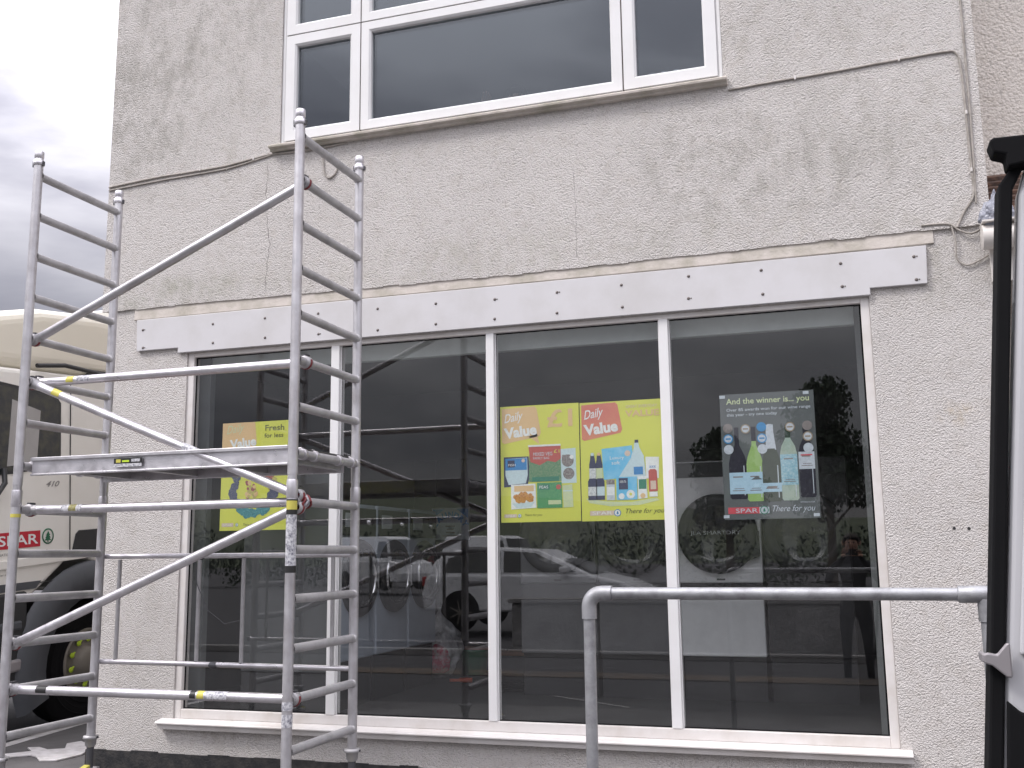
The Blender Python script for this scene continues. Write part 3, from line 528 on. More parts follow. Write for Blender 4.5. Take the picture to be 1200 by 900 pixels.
# ---------------------------------------------------------------- scaffold tower
TX0,TX1,TY0,TY1=-4.435,-2.69,-1.55,-.84; TR=.0262
tower=thing('scaffold_tower','aluminium mobile scaffold tower with one platform standing in front of the shop','scaffold tower',((TX0+TX1)/2,(TY0+TY1)/2,GZ))
to=Vector(tower.location)
def tp(mb,name,m=None,parent=None,**k): return part(mb,name,m,parent or tower,off=to,**k)
RZ=[3.845-.245*k for k in range(14)]
for x in (TX0,TX1):
    for y in (TY0,TY1):
        b=MB(); b.tube([(x,y,2.02),(x,y,3.93)],TR,'aluminium',20); b.tube([(x,y,.56),(x,y,1.995)],TR,'aluminium',20)
        b.tube([(x,y,1.99),(x,y,2.03)],TR*.93,'aluminium',20)
        up=tp(b,'upright')
        b=MB(); b.lathe([(TR+.0005,1.90),(TR+.003,1.905),(TR+.003,1.985),(TR+.0008,1.993)],(x,y,0),(0,0,1),'aluminium_bright',20)
        tp(b,'joint_sleeve',parent=up)
        b=MB(); b.lathe([(TR+.001,3.905),(TR+.006,3.91),(TR+.006,3.935),(.025,3.94),(.0245,3.952),(.027,3.955),(.027,3.99),(.024,3.994),(.0,3.994)],(x,y,0),(0,0,1),'aluminium_bright',20)
        b.box(x-.036,x-.024,y-.012,y+.012,3.90,3.935,'steel_dark'); b.box(x+.024,x+.038,y-.008,y+.008,3.905,3.93,'steel_dark'); tp(b,'spigot_clip',parent=up)
        b=MB(); b.lathe([(.0,.56),(.044,.556),(.046,.54),(.034,.535),(.031,.50),(.022,.49)],(x,y,0),(0,0,1),'aluminium_dull',20); b.tube([(x,y,.49),(x,y,.37)],.021,'steel_dark',14); b.tube([(x-.05,y,.548),(x+.05,y,.548)],.006,'steel_dark',8); tp(b,'leg_collar',parent=up)
        # castor
        b=MB(); b.box(x-.045,x+.045,y-.035,y+.035,.355,.372,'aluminium_bright'); b.box(x-.035,x-.029,y-.03,y+.03,.24,.356,'plate_metal'); b.box(x+.029,x+.035,y-.03,y+.03,.24,.356,'plate_metal')
        b.prism([(y-.075,.36),(y-.02,.375),(y-.02,.39),(y-.08,.372)],'x',x-.02,x+.02,'sticker_yellow')
        cs=tp(b,'castor'); b=MB(); b.lathe([(0,-.022),(.08,-.022),(.098,-.017),(.1,0),(.098,.017),(.08,.022),(0,.022)],(x,y,GZ+.1),(1,0,0),'rubber',28); tp(b,'wheel',parent=cs)
# rungs with their weld collars
for x in (TX0,TX1):
    for z in RZ:
        b=MB(); b.tube([(x,TY0+TR*.8,z),(x,TY1-TR*.8,z)],.0232,'aluminium_dull',18)
        for ye,s in ((TY0,1),(TY1,-1)): b.lathe([(.0222,.026),(.028,.021),(.029,.012)],(x,ye,z),(0,s,0),'aluminium_dull',18)
        tp(b,'rung')
# braces clamped over the rungs just behind the front uprights
BY=TY0+.062
def brace(x0,z0,x1,z1,r=.0245,y=BY,m='aluminium_bright',stk=None):
    b=MB(); A=Vector((x0,y,z0)); B_=Vector((x1,y,z1)); d_=(B_-A).normalized(); b.tube([A+d_*.045,B_-d_*.045],r,m,18)
    o=tp(b,'brace')
    for P_,s in ((A,1),(B_,-1)):
        c=MB(); c.tube([P_+d_*s*.075,P_+d_*s*.02],[r*.9,r*1.18],'aluminium_dull',14)
        c.lathe([(.0225,-.024),(.034,-.022),(.034,.022),(.0225,.024)],P_,(0,1,0),'aluminium_dull',18)
        c.lathe([(.035,-.008),(.038,-.006),(.038,.006),(.035,.008)],P_,(0,1,0),'red_plastic',18,a0=.4,a1=3.4)
        c.box(P_.x-.012,P_.x+.012,y-.02,y+.02,P_.z+.03,P_.z+.042,'steel_dark'); tp(c,'claw_hook',parent=o)
    if stk:
        for (t,l_,mm) in stk:
            # sticker wraps the camera-facing half of the tube
            c=MB(); C_=A.lerp(B_,t); up_=d_.cross(Vector((0,-1,0))).normalized(); vs=[]; n=8
            for q in (0,1):
                for k in range(n+1):
                    a=-.2+2.0*k/n; vs.append(C_+d_*l_*q+(Vector((0,-1,0))*math.cos(a-.3)-up_*math.sin(a-.3)*(1 if up_.z<0 else -1))*(r+.0008))
            c.faces(vs,[(k,k+1,n+2+k,n+1+k) for k in range(n)],mm,True); tp(c,'sticker',parent=o)
    return o
x0,x1=TX0,TX1
brace(x0,RZ[4],x1,RZ[1],m='aluminium')
brace(x0,RZ[5]+.0,x1,RZ[5]+.0,stk=[(.16,.09,'sticker_white'),(.12,.05,'sticker_yellow')],y=BY+.05)
brace(x0,RZ[5]-.01,x1,RZ[8]+.03,stk=[(.09,.06,'sticker_yellow'),(.6,.08,'sticker_white')])
brace(x0,RZ[8],x1,RZ[8],y=BY+.05,stk=[(.13,.14,'sticker_white'),(.16,.05,'sticker_yellow')])
brace(x0,RZ[11],x1,RZ[8]-.03)
brace(x0,RZ[12],x1,RZ[12],stk=[(.10,.07,'sticker_black'),(.66,.035,'sticker_black'),(.685,.04,'sticker_yellow'),(.712,.13,'sticker_white')])
# stickers on the near right upright
def wrap(z0,z1,m,x=TX1,y=TY0,r=TR):
    c=MB(); n=12; vs=[]
    for z in (z0,z1):
        for k in range(n+1):
            a=-2.4+3.0*k/n; vs.append((x+math.cos(a)*(r+.0012),y+math.sin(a)*(r+.0012),z))
    c.faces(vs,[(k,k+1,n+2+k,n+1+k) for k in range(n)],m,True); tp(c,'sticker')
wrap(1.84,1.885,'sticker_yellow'); wrap(1.885,1.892,'sticker_black'); wrap(1.815,1.84,'sticker_black'); wrap(1.56,1.814,'sticker_white'); wrap(1.525,1.559,'sticker_black'); wrap(.78,.84,'sticker_white'); wrap(.86,.90,'sticker_white')
wrap(1.84,1.86,'sticker_yellow',TX0)
# rope knot over the rung end
b=MB()
for k in range(5):
    pts=[(TX1+.04*math.cos(t)*(1+.2*math.sin(k*2+t)),TY0+.06+k*.014+.01*math.sin(3*t+k),RZ[8]+.036*math.sin(t)) for t in [i*2*math.pi/14 for i in range(15)]]
    b.tube(pts,.0065,'sticker_white' if k%2 else 'red_plastic',6,cap=False)
tp(b,'rope_knot')
# platform
pz=RZ[7]
b=MB(); px0,px1=TX0+.05,TX1-.05
b.box(px0,px1,TY0+.045,TY0+.07,pz-.055,pz+.04,'aluminium_bright'); b.box(px0,px1,TY1-.07,TY1-.045,pz-.055,pz+.04,'aluminium_bright')
b.box(px0,px1,TY0+.030,TY0+.0448,pz+.026,pz+.046,'aluminium'); b.box(px0,px1,TY0+.033,TY0+.0448,pz-.057,pz-.045,'aluminium')
plat=tp(b,'platform',bevel=.003)
b=MB(); b.box(px0+.002,px1-.002,TY0+.0702,TY1-.0702,pz+.012,pz+.026); tp(b,'deck','ply_deck',plat)
for k in range(4): xx=px0+.15+k*.48; tp(MB().box(xx,xx+.05,TY0+.0702,TY1-.0702,pz-.04,pz+.0115),'crossbar','aluminium_dull',plat)
b=MB(); b.box(TX0+.62,TX0+.80,TY0+.0285,TY0+.0330,pz-.012,pz+.018,'sticker_black'); b.box(TX0+.62,TX0+.80,TY0+.0285,TY0+.0330,pz-.030,pz-.0122,'sticker_white'); b.box(TX0+.635,TX0+.665,TY0+.027,TY0+.0284,pz-.006,pz+.012,'sticker_yellow'); b.box(TX0+.675,TX0+.72,TY0+.027,TY0+.0284,pz-.004,pz+.006,'lime'); b.box(TX0+.735,TX0+.79,TY0+.027,TY0+.0284,pz-.004,pz+.012,'sticker_white'); tp(b,'sticker',parent=plat)
for x,s in ((TX0,1),(TX1,-1)):
    b=MB(); b.box(min(x+s*.05,x+s*.0),max(x+s*.05,x+s*.0),TY0+.09,TY1-.09,pz+.022,pz+.034,'steel_dark'); tp(b,'end_bar',parent=plat)
    for y in (TY0+.10,TY0+.22,TY1-.22,TY1-.06):
        b=MB(); b.lathe([(.0222,-.014),(.030,-.014),(.030,.014),(.0222,.014)],(x,y,pz),(0,1,0),'aluminium_bright',18,a0=0,a1=2*math.pi); b.box(min(x,x+s*.05),max(x,x+s*.05),y-.014,y+.014,pz+.02,pz+.036,'aluminium_bright'); tp(b,'hook',parent=plat,bevel=.002)
# thin guard frame along the back
b=MB(); gy=TY1+.03
for z in (1.615,.982): b.tube([(TX0-.01,gy,z+.006),(TX1-.005,gy,z-.002)],.0155,'aluminium_bright',14)
for z in (1.615,.982):
    b.tube([(TX0-.012,gy,z+.006),(TX0-.028,gy,z+.006)],.018,'steel_dark',14); b.tube([(TX1-.005,gy,z-.002),(TX1+.006,gy,z-.002)],.0165,'steel_dark',14)
gf=tp(b,'guard_frame')
for x in (-4.31,-3.735,-3.43,-2.84): tp(MB().tube([(x,gy,.998),(x,gy,1.60)],.0125,'aluminium_dull',12),'spindle',parent=gf)
b=MB(); b.tube([(TX0+.68,gy-.02,1.60),(TX0+.7,gy-.02,1.45),(TX0+.78,gy-.02,1.3),(TX0+.9,gy-.02,1.22),(TX0+1.0,gy-.02,1.24)],.0025,'steel_dark',6)
for z,x in ((1.612,TX0+.70),(.98,TX0+.82)): b.lathe([(.0165,-.025),(.02,-.02),(.0215,0),(.02,.02),(.0165,.025)],(x,gy,z),(1,0,0),'steel_dark',12)
tp(b,'tie_wire',parent=gf)
# ---------------------------------------------------------------- galvanised handrail
hy=-2.3; hz=1.452; hr=.0225
hl=thing('handrail','galvanised steel tube handrail in front of the right-hand panes','handrail',(-.3,hy,GZ)); ho=Vector(hl.location)
hp=lambda mb,n,m=None,**k: part(mb,n,m,hl,off=ho,**k)
hp(MB().tube([(-.905,hy,hz),(.355,hy,hz-.004)],hr,None,20),'rail','galvanised')
def elbow(x,s):
    b=MB(); pts=[]
    rr=.05
    for k in range(9):
        a=math.pi/2*k/8; pts.append((x+s*(rr-rr*math.sin(a)) ,hy,hz-rr+rr*math.cos(a)))
    pts=[(x+s*.085,hy,hz)]+pts[0:]+[(x,hy,hz-.095)]
    pts=[(x+s*.09,hy,hz)]+[(x+s*(rr-rr*math.sin(math.pi/2*k/8)),hy,hz-rr+rr*math.cos(math.pi/2*k/8)) for k in range(9)]+[(x,hy,hz-.095)]
    b.tube(pts,hr+.006,None,20); hp(b,'elbow_fitting','galvanised')
elbow(-.965,1)
b=MB(); b.tube([(.335,hy,hz-.004),(.34,hy,hz-.004),(.45,hy,hz-.004),(.455,hy,hz-.004)],[hr,hr+.007,hr+.007,hr],None,20); b.tube([(.425,hy,hz-.02),(.425,hy,hz-.095)],hr+.006,None,20); hp(b,'tee_fitting','galvanised')
for x in (-.965,.425):
    hp(MB().tube([(x,hy,hz-.09),(x-.003,hy,GZ)],hr,None,20),'post','galvanised')
    hp(MB().lathe([(hr,.012),(.06,.010),(.06,.0)],(x,hy,GZ+.004),(0,0,1),None,20),'base_plate','galvanised')
# ---------------------------------------------------------------- lorry down the side of the shop
lor=thing('delivery_lorry','white delivery lorry cab with red SPAR door logo parked beyond the left corner','lorry',(-6.6,1.70,GZ))
lor.rotation_euler=(R(4.3),0,0)
def lp(mb,n,m=None,parent=None,**k): return mb.build(n,m,parent or lor,**k)
b=MB(); # cab, y' forwards is negative
b.prism([(-2.0,.55),(-2.05,1.2),(-2.0,2.1),(-1.75,3.06),(-1.5,3.13),(.42,3.13),(.48,3.0),(.48,1.2),(.40,1.16),(-.02,1.52),(-.20,1.50),(-.50,1.30),(-.75,1.15),(-1.05,.55)][::-1],'x',-2.5,-.0)
cab=lp(b,'cab','lorry_white',bevel=.05,seg=3)
b=MB(); b.prism([(-1.95,3.135),(-1.7,3.38),(-1.2,3.56),(-.5,3.70),(.2,3.74),(.45,3.74),(.5,3.14)][::-1],'x',-2.42,-.05); lp(b,'roof_fairing','lorry_cream',bevel=.12,seg=5)
b=MB(); b.box(-2.4,-.04,.1,.46,3.05,3.20,'black_plastic'); b.tube([(.005,-.62,3.17),(.02,-.3,3.20),(.02,.2,3.16)],.02,'black_plastic',8); lp(b,'roof_seal')
# door window, recessed look by a black surround with glass standing just proud
win=[(-1.55,3.0),(-1.45,2.2),(-.85,2.24),(-.42,2.30),(-.33,2.38),(-.33,2.86),(-.40,2.93),(-1.2,3.02)]
b=MB(); b.prism(win,'x',.001,.006); dw=lp(b,'door_window','black_plastic')
cx_=sum(p_[0] for p_ in win)/8; cz_=sum(p_[1] for p_ in win)/8
b=MB(); b.prism([(cx_+(u-cx_)*.95,cz_+(v-cz_)*.93) for u,v in win],'x',.007,.010); lp(b,'pane','door_glass',dw)
b=MB(); b.prism([(-.95,2.30),(-.62,2.33),(-.58,2.78),(-.90,2.86)],'x',.0105,.0125); lp(b,'seat_back','seat_grey',dw)
b=MB(); b.prism([(-1.24,2.28),(-1.16,2.28),(-1.08,2.90),(-1.15,2.94)],'x',.0105,.014); lp(b,'pillar_trim','lorry_white',dw)
b=MB(); b.box(.002,.008,-.215,-.208,1.55,3.05); b.box(.002,.008,-1.5,-.22,1.31,1.318); lp(b,'door_seam','black_plastic')
b=MB(); b.prism([(-1.9,1.44),(-.02,1.475),(-.02,1.53),(-.1,1.555),(-1.9,1.50)],'x',-.002,.02); lp(b,'body_crease','lorry_white',bevel=.006)
b=MB(); b.prism([(-1.9,1.28),(-.62,1.27),(-.56,1.33),(-1.9,1.35)],'x',.001,.012); lp(b,'side_skirt','grey_plastic')
b=MB(); b.tube([(.06,-1.45,2.05),(.075,-1.12,2.06),(.06,-1.02,2.16),(.03,-1.0,2.28)],.022,None,10); lp(b,'grab_handle','black_plastic')
# red logo box with lettering, tree badge and small print
b=MB(); b.box(.002,.004,-1.55,-.565,1.62,1.755,'logo_red'); lg=lp(b,'logo')
b=MB(); put_text(b,'SPAR',.44,.085,lambda u,v:(.0055,-1.03+u,1.645+v),'white_print',bold=.015); b2=b; lp(b,'lettering',parent=lg)
b=MB(); b.lathe([(.068,0),(.068,.002),(.055,.002)],(.002,-.475,1.70),(1,0,0),'logo_green',28); b.prism([(-.515,1.665),(-.435,1.665),(-.475,1.70)],'x',.002,.004,'logo_green'); b.prism([(-.508,1.685),(-.442,1.685),(-.475,1.722)],'x',.0042,.005,'logo_green'); b.prism([(-.50,1.706),(-.45,1.706),(-.475,1.745)],'x',.0052,.006,'logo_green'); b.box(.002,.004,-.481,-.469,1.65,1.665,'logo_green'); lp(b,'tree_badge',parent=lg)
b=MB(); put_text(b,'THE NATIONWIDE GROCERY STORE',.62,.022,lambda u,v:(.003,-1.10+u,1.565+v),'grey_print'); lp(b,'small_print'); b=MB(); put_text(b,'www.spar.co.uk',.30,.022,lambda u,v:(.003,-1.15+u,1.40+v),'grey_print'); lp(b,'small_print')
b=MB(); put_text(b,'410',.16,.05,lambda u,v:(.003,-.50+u,2.125+v),'grey_print',shear=.4,bold=.02); lp(b,'number_badge')
b=MB(); b.prism([(-.20,1.50),(-.14,1.70),(-.10,1.73),(.25,1.73),(.25,1.50)],'x',.001,.012); lp(b,'air_vent','black_plastic',bevel=.004)
# mudguard: a swept arch panel
b=MB(); vs=[];n=18
for k in range(n+1):
    a=R(200)-R(200)*k/n; 
    for rr,xx in ((.60,.03),(.60,.07),(.86,.06),(.90,.0)): vs.append((xx,.05+rr*math.cos(a)*1.02,.55+rr*math.sin(a)))
b.faces(vs,[(k*4+j,k*4+j+1,k*4+j+5,k*4+j+4) for k in range(n) for j in range(3)],'grey_plastic',True)
vs=[]
for k in range(n+1):
    a=R(200)-R(200)*k/n
    for xx in (.03,-.5): vs.append((xx,.05+.60*math.cos(a)*1.02,.55+.60*math.sin(a)))
b.faces(vs,[(k*2,k*2+1,k*2+3,k*2+2) for k in range(n)],'black_plastic',True); lp(b,'mudguard')
b=MB(); b.box(-.5,.02,-1.3,-.72,.42,1.26,'black_plastic'); b.box(-.45,.03,-1.3,-.78,.95,1.03,'grey_plastic'); b.box(-.4,.05,-1.3,-.76,.62,.72,'plate_metal'); lp(b,'cab_step',bevel=.02)
def truck_wheel(y,parent=None):
    b=MB(); b.lathe([(.0,-.30),(.42,-.30),(.53,-.26),(.545,-.20),(.545,-.08),(.52,-.02),(.42,.0),(.30,-.01)],(-.02,y,.545),(1,0,0),'rubber',48)
    for rr in (.34,.39,.44): b.lathe([(rr,.0),(rr+.008,.004),(rr+.016,.0)],(-.022,y,.545),(1,0,0),'rubber',48)
    wo=lp(b,'wheel')
    b=MB(); b.lathe([(.30,-.012),(.295,.006),(.275,.004),(.26,-.03),(.235,-.04),(.17,-.03),(.15,-.03),(.13,.03),(.08,.05),(.0,.055)],(-.02,y,.545),(1,0,0),'rim_grey',40); lp(b,'rim',parent=wo)
    for k in range(10):
        a=2*math.pi*k/10+.2; yy=y+.20*math.cos(a); zz=.545+.20*math.sin(a); b=MB(); b.lathe([(.018,0),(.016,.02),(.0,.022)],(-.05,yy,zz),(1,0,0),'rim_grey',8); b.prism([(yy-.016,zz-.01),(yy+.03,zz+.022),(yy+.022,zz+.03),(yy-.02,zz+.014)],'x',-.03,-.022,'lime'); b.lathe([(.024,0),(.022,.012),(0,.014)],(-.038,yy,zz),(1,0,0),'lime',10); lp(b,'nut_indicator',parent=wo)
truck_wheel(.05)
b=MB(); b.box(-1.9,-.6,-1.2,6.5,.6,.9); lp(b,'chassis','black_plastic')
b=MB(); b.box(-2.52,.02,.75,7.0,1.1,3.9); lp(b,'load_box','lorry_white',bevel=.03)
for y in (5.2,): truck_wheel(y)
# scrap of white sheeting on the paving
b=MB(); pts=[]
outl=[(-6.18,.30),(-6.05,.24),(-5.95,.34),(-5.86,.30),(-5.72,.18),(-5.6,.22),(-5.58,.45),(-5.66,.62),(-5.8,.80),(-5.98,.92),(-6.02,.80),(-5.88,.62),(-5.98,.55),(-6.12,.62),(-6.2,.58),(-6.05,.46)]
b.prism(outl,'z',GZ+.006,GZ+.018); tag(b.build('plastic_sheet','road_paint',bevel=.003),'torn white sheeting lying flat on the paving by the lorry','sheeting')
# ---------------------------------------------------------------- van with open rear door
van=thing('delivery_van','white van with its rear door open at the right edge','van',(1.5,-5.1,GZ)); vo=Vector(van.location)
vp=lambda mb,n,m=None,parent=None,**k: part(mb,n,m,parent or van,off=vo,**k)
DY=-4.2
le=lambda z:.20+(z-1.245)*.0975       # the free edge leans in towards the roof
b=MB(); b.prism([(le(.62)+.024,.62),(1.16,.62),(1.18,2.31),(le(2.31)+.09,2.318),(le(2.31)+.045,2.298),(le(2.31)+.026,2.24),(le(1.37)+.024,1.37)][::-1],'y',DY,DY+.05); dr=vp(b,'rear_door','van_white',bevel=.012,seg=3); dr['label']='open rear door showing its inner face'
# inner pressed panel with recesses
b=MB(); b.prism([(le(1.42)+.045,1.42),(1.1,1.42),(1.1,2.2),(le(2.25)+.07,2.2),(le(2.2)+.05,2.15)][::-1],'y',DY-.012,DY-.001); vp(b,'inner_panel','van_white',dr,bevel=.01,seg=3)
b=MB(); pts=[(le(z)+.010,DY+.004,z) for z in [.60+.1*k for k in range(18)]]; 
b.prism([(le(.6),.6),(le(.6)+.0235,.6),(le(2.25)+.0235,2.25),(le(2.28)+.05,2.305),(le(2.3)+.10,2.322),(1.17,2.32),(1.17,2.335),(le(2.3)+.05,2.332),(le(2.26),2.26)][::-1],'y',DY-.006,DY+.062); vp(b,'rubber_seal','rubber',dr,bevel=.004)
x_=le(2.31); b=MB(); b.prism([(x_-.018,2.338),(x_-.012,2.315),(x_+.008,2.308),(x_+.010,2.285),(x_+.050,2.29),(x_+.056,2.322),(x_+.075,2.334),(x_+.06,2.342),(x_-.01,2.343)][::-1],'y',DY-.03,DY+.02); vp(b,'corner_buffer','rubber',dr,bevel=.004)
b=MB(); z_=2.245; b.prism([(x_+.044,z_-.014),(x_+.11,z_-.018),(x_+.11,z_+.02),(x_+.060,z_+.022),(x_+.044,z_+.008)][::-1],'y',DY-.032,DY-.013,'plate_metal'); b.lathe([(0,.004),(.007,.004),(.009,0)],(x_+.063,DY-.032,z_),(0,-1,0),'chrome',12); b.box(x_+.07,x_+.13,DY-.02,DY-.013,z_-.06,z_-.02,'rubber'); b.box(x_+.062,x_+.13,DY-.03,DY-.02,z_+.024,z_+.06,'rubber'); vp(b,'hinge_bracket',parent=dr,bevel=.003)
z_=1.415; xx=le(z_); b=MB(); k_=.68; q_=[(-.022,.010),(-.021,-.012),(-.002,-.018),(.03,-.046),(.042,-.046),(.042,.038),(.034,.038),(.010,.010),(-.010,.014)]
b.prism([(xx+.010+(u-.012)*k_,z_+v*k_) for u,v in q_][::-1],'y',DY-.024,DY-.013); b.box(xx-.0155,xx-.007,DY-.022,DY+.03,z_-.007,z_+.008); vp(b,'door_catch','plate_metal',dr,bevel=.004)
b=MB(); b.prism([(le(1.0)+.024,.9),(le(1.345)+.026,1.345),(le(1.345)+.048,1.325),(le(1.34)+.085,1.325),(le(1.33)+.088,.9)][::-1],'y',DY-.016,DY-.002,'rubber'); b.box(le(1.1)+.055,le(1.1)+.105,DY-.03,DY-.0165,1.1,1.155,'black_plastic'); vp(b,'latch_recess',parent=dr,bevel=.004)
# van body: rear end at x=1.2, running away to the right of the camera
b=MB(); X=1.22
sec=[(-6.05,.55),(-6.08,1.2),(-6.0,1.9),(-5.9,2.42),(-5.75,2.5),(-4.55,2.5),(-4.40,2.42),(-4.26,1.9),(-4.20,1.2),(-4.22,.55)]
b.prism(sec[::-1],'x',X+.25,X+4.3); bo=vp(b,'body','van_white',bevel=.04,seg=3)
b=MB(); vs=[(X+.0,)+p_ for p_ in sec]+[(X+.26,)+p_ for p_ in sec]; n=len(sec); b.faces(vs,[(k,(k+1)%n,(k+1)%n+n,k+n) for k in range(n)],'van_white'); b.prism([(u*.97-.155,v*.96+.05) for u,v in sec][::-1],'x',X+.2,X+.24,'black_plastic'); vp(b,'door_frame')
b=MB(); b.prism([(X+4.28,.55),(X+5.45,.55),(X+5.5,1.15),(X+5.1,1.3),(X+4.5,2.35),(X+4.28,2.45)][::-1],'y',-6.02,-4.24); vp(b,'cab','van_white',bevel=.06,seg=3)
b=MB(); b.prism([(X+4.55,1.4),(X+5.0,1.4),(X+4.55,2.2),(X+4.4,2.2)][::-1],'y',-4.238,-4.232); b.prism([(X+4.55,1.4),(X+5.0,1.4),(X+4.55,2.2),(X+4.4,2.2)][::-1],'y',-6.03,-6.022); vp(b,'side_window','door_glass')
for xw in (X+.95,X+4.6):
    for yw,s in ((-4.2,1),(-6.06,-1)):
        b=MB(); b.lathe([(.0,-.2),(.28,-.2),(.33,-.17),(.34,-.1),(.33,-.03),(.25,.005),(.2,0)],(xw,yw,GZ+.34),(0,s,0),'rubber',32); wo=vp(b,'wheel'); b=MB(); b.lathe([(.2,.0),(.19,-.03),(.06,-.02),(0,.01)],(xw,yw,GZ+.34),(0,s,0),'rim_grey',24); vp(b,'rim',parent=wo)
b=MB(); b.box(X-.02,X+.02,-5.98,-5.86,.95,1.5); vp(b,'tail_lamp','lamp_red',bevel=.01)
# ---------------------------------------------------------------- laundry machines
def washer(loc,rz,label):
    t=thing('washing_machine',label,'washing machine',loc,rz,'washing machines along the left wall of the shop')
    MB().box(-.28,.28,0.03,.74,0,.325).build('plinth','black_plastic',t)
    MB().box(-.285,.285,0,.76,.33,1.43).build('cabinet','machine_white',t,bevel=.012)
    b=MB(); b.box(-.27,.27,-.012,-.001,1.20,1.40,'black_plastic'); b.box(-.23,-.05,-.018,-.0125,1.26,1.36,'machine_grey'); b.lathe([(0,.03),(.025,.03),(.03,0)],(.14,-.012,1.30),(0,-1,0),'chrome',16); b.build('control_panel',None,t)
    b=MB(); c=(0,0,.90); b.lathe([(.272,0),(.278,.02),(.262,.045),(.22,.05),(.185,.035)],c,(0,-1,0),'black_plastic',40); b.lathe([(.212,.047),(.207,.062),(.195,.064),(.188,.045)],c,(0,-1,0),'chrome',40); dr=b.build('door',None,t)
    b=MB(); b.lathe([(.187,.034),(.14,.02),(.0,.012)],c,(0,-1,0),None,32); b.build('door_glass','door_glass',dr)
    b=MB(); b.box(.20,.235,-.075,-.05,.82,.98); b.build('handle','chrome',dr,bevel=.006)
    return t
w0=washer((-3.4,.63,.55),R(90),'white front-loading washer nearest the window, beside the scaffold upright')
dup(w0,(-3.4,1.23,.55),R(90),'middle of the three white washers along the left wall')
dup(w0,(-3.4,1.83,.55),R(90),'white washer farthest from the window, before the sign')
MB().box(0,0.01,0,.01,0,.01) 
bx=thing('washer_side_cover','added dark panel dimming the washer side behind the first pane below the Fresh poster','cabinet',(-3.78,.3,.55));  # dark panel added in front of the first washer to dim its bright side
MB().box(-.36,.34,.0,.012,.27,1.75).build('side_panel','washer_side_shade',bx,bevel=.004); MB().box(-.36,.34,.013,.04,.0,.26).build('plinth','black_plastic',bx)
w_=bx.children[0]
def dryer(loc,label,body,low,txt=True):
    t=thing('tumble_dryer',label,'tumble dryer',loc,0,'tumble dryers facing the window')
    t.scale=(.88,.88,.88) if False else (1,1,1)
    MB().box(-.29,.29,.03,.9,0,.305).build('plinth','black_plastic',t)
    MB().box(-.298,.298,0,.92,.31,.71).build('lower_panel',low,t,bevel=.008)
    MB().box(-.29,.29,.02,.9,.712,.828).build('shelf_gap','black_plastic',t)
    MB().box(-.300,.300,0,.92,.83,1.72).build('cabinet',body,t,bevel=.012)
    c=(-.01,0,1.185); b=MB(); b.lathe([(.288,0),(.29,.02),(.28,.05),(.235,.055),(.205,.04)],c,(0,-1,0),'black_plastic',48); b.prism([(.06,.93),(.285,1.02),(.285,1.2),(.2,1.2)][::-1],'y',-.045,-.001,'black_plastic'); dr=b.build('door',None,t)
    b=MB(); b.lathe([(.206,.039),(.16,.02),(0,.01)],c,(0,-1,0),None,36); b.build('door_glass','door_glass',dr)
    if txt:
        b=MB(); put_text(b,'JLA SMARTDRY',.36,.035,lambda u,v:(-.20+u,-.062,1.17+v),'machine_grey'); b.build('lettering',None,dr)
    MB().box(-.295,.295,-.008,-.001,1.60,1.71).build('control_panel','black_plastic',t)
    b=MB(); b.box(-.03,.03,-.004,-.001,.85,.862); b.build('badge','black_plastic',t)
    return t
dY=1.5
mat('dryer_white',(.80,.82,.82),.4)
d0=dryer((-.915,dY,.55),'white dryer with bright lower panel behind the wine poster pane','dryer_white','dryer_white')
mat('dryer_white',(.72,.74,.74),.4); mat('dryer_shaded',(.12,.125,.13),.5); mat('dryer_shaded_dark',(.03,.03,.032),.5)  # darker copies of the dryer white paint the room's gloom onto the other dryers
d1=dryer((-1.53,dY,.55),'dryer with gloom painted into its front, behind the yellow value poster with bottles','dryer_shaded','dryer_shaded',False)
dup(d1,(-2.145,dY,.55),0,'dryer with gloom painted into its front, behind the yellow £1 poster')
d3=dryer((-.30,dY,.55),'dryer painted near black for gloom at the right end, under the wine poster','dryer_shaded_dark','dryer_shaded_dark',False)
# ---------------------------------------------------------------- clutter on the shop floor
FZ=.55
# clear sack
def blob(name,loc,sx,sy,sz,m,lab,cat,seed=0,amp=.25,freq=2.,neck=False,sub=4,parent=None):
    bm=bmesh.new(); bmesh.ops.create_icosphere(bm,subdivisions=sub,radius=1)
    for v in bm.verts:
        q=v.co*freq+Vector((seed,seed*1.7,0)); k=1+mn.noise(q)*amp+mn.noise(q*3)*amp*.5; z=v.co.z; tp_=1.0
        if neck and z>.3: tp_=max(.12,1-(z-.3)*1.5)
        v.co=Vector((v.co.x*sx*k*tp_,v.co.y*sy*k*tp_,max(-.92,z)*sz*(1+.1*mn.noise(q))))
    me=bpy.data.meshes.new(name); bm.to_mesh(me); bm.free(); me.materials.append(M[m])
    for p_ in me.polygons: p_.use_smooth=True
    o=bpy.data.objects.new(name,me); COL.objects.link(o); o.location=loc
    if parent: o.parent=parent
    else: tag(o,lab,cat)
    return o
mat('sack',(.62,.63,.65),.25,noise=(9,.9,(.16,.16,.17)),bump=(12,.03)); mat('pinkstuff',(.50,.06,.12),.5,noise=(22,1,(.5,.5,.5))); mat('blue_bag',(.02,.04,.22),.5,noise=(14,.7,(.35,.30,.06))); mat('green_tub',(.03,.26,.11),.5); mat('orange_tool',(.5,.08,.03),.5); mat('wood',(.30,.17,.12),.7); mat('toolgrey',(.13,.135,.14),.6); mat('blue_lid',(.02,.06,.22),.5); mat('cloth_white',(.5,.5,.5),.8)
sk=blob('rubbish_sack',(-3.50,2.45,FZ+.29),.19,.17,.31,'sack','clear sack stuffed with pink and white rubbish, knotted at the top','rubbish sack',1,.3,2.2,True)
blob('contents',(.03,-.13,-.12),.12,.07,.13,'pinkstuff','','',4,.4,3.,parent=sk,sub=3)
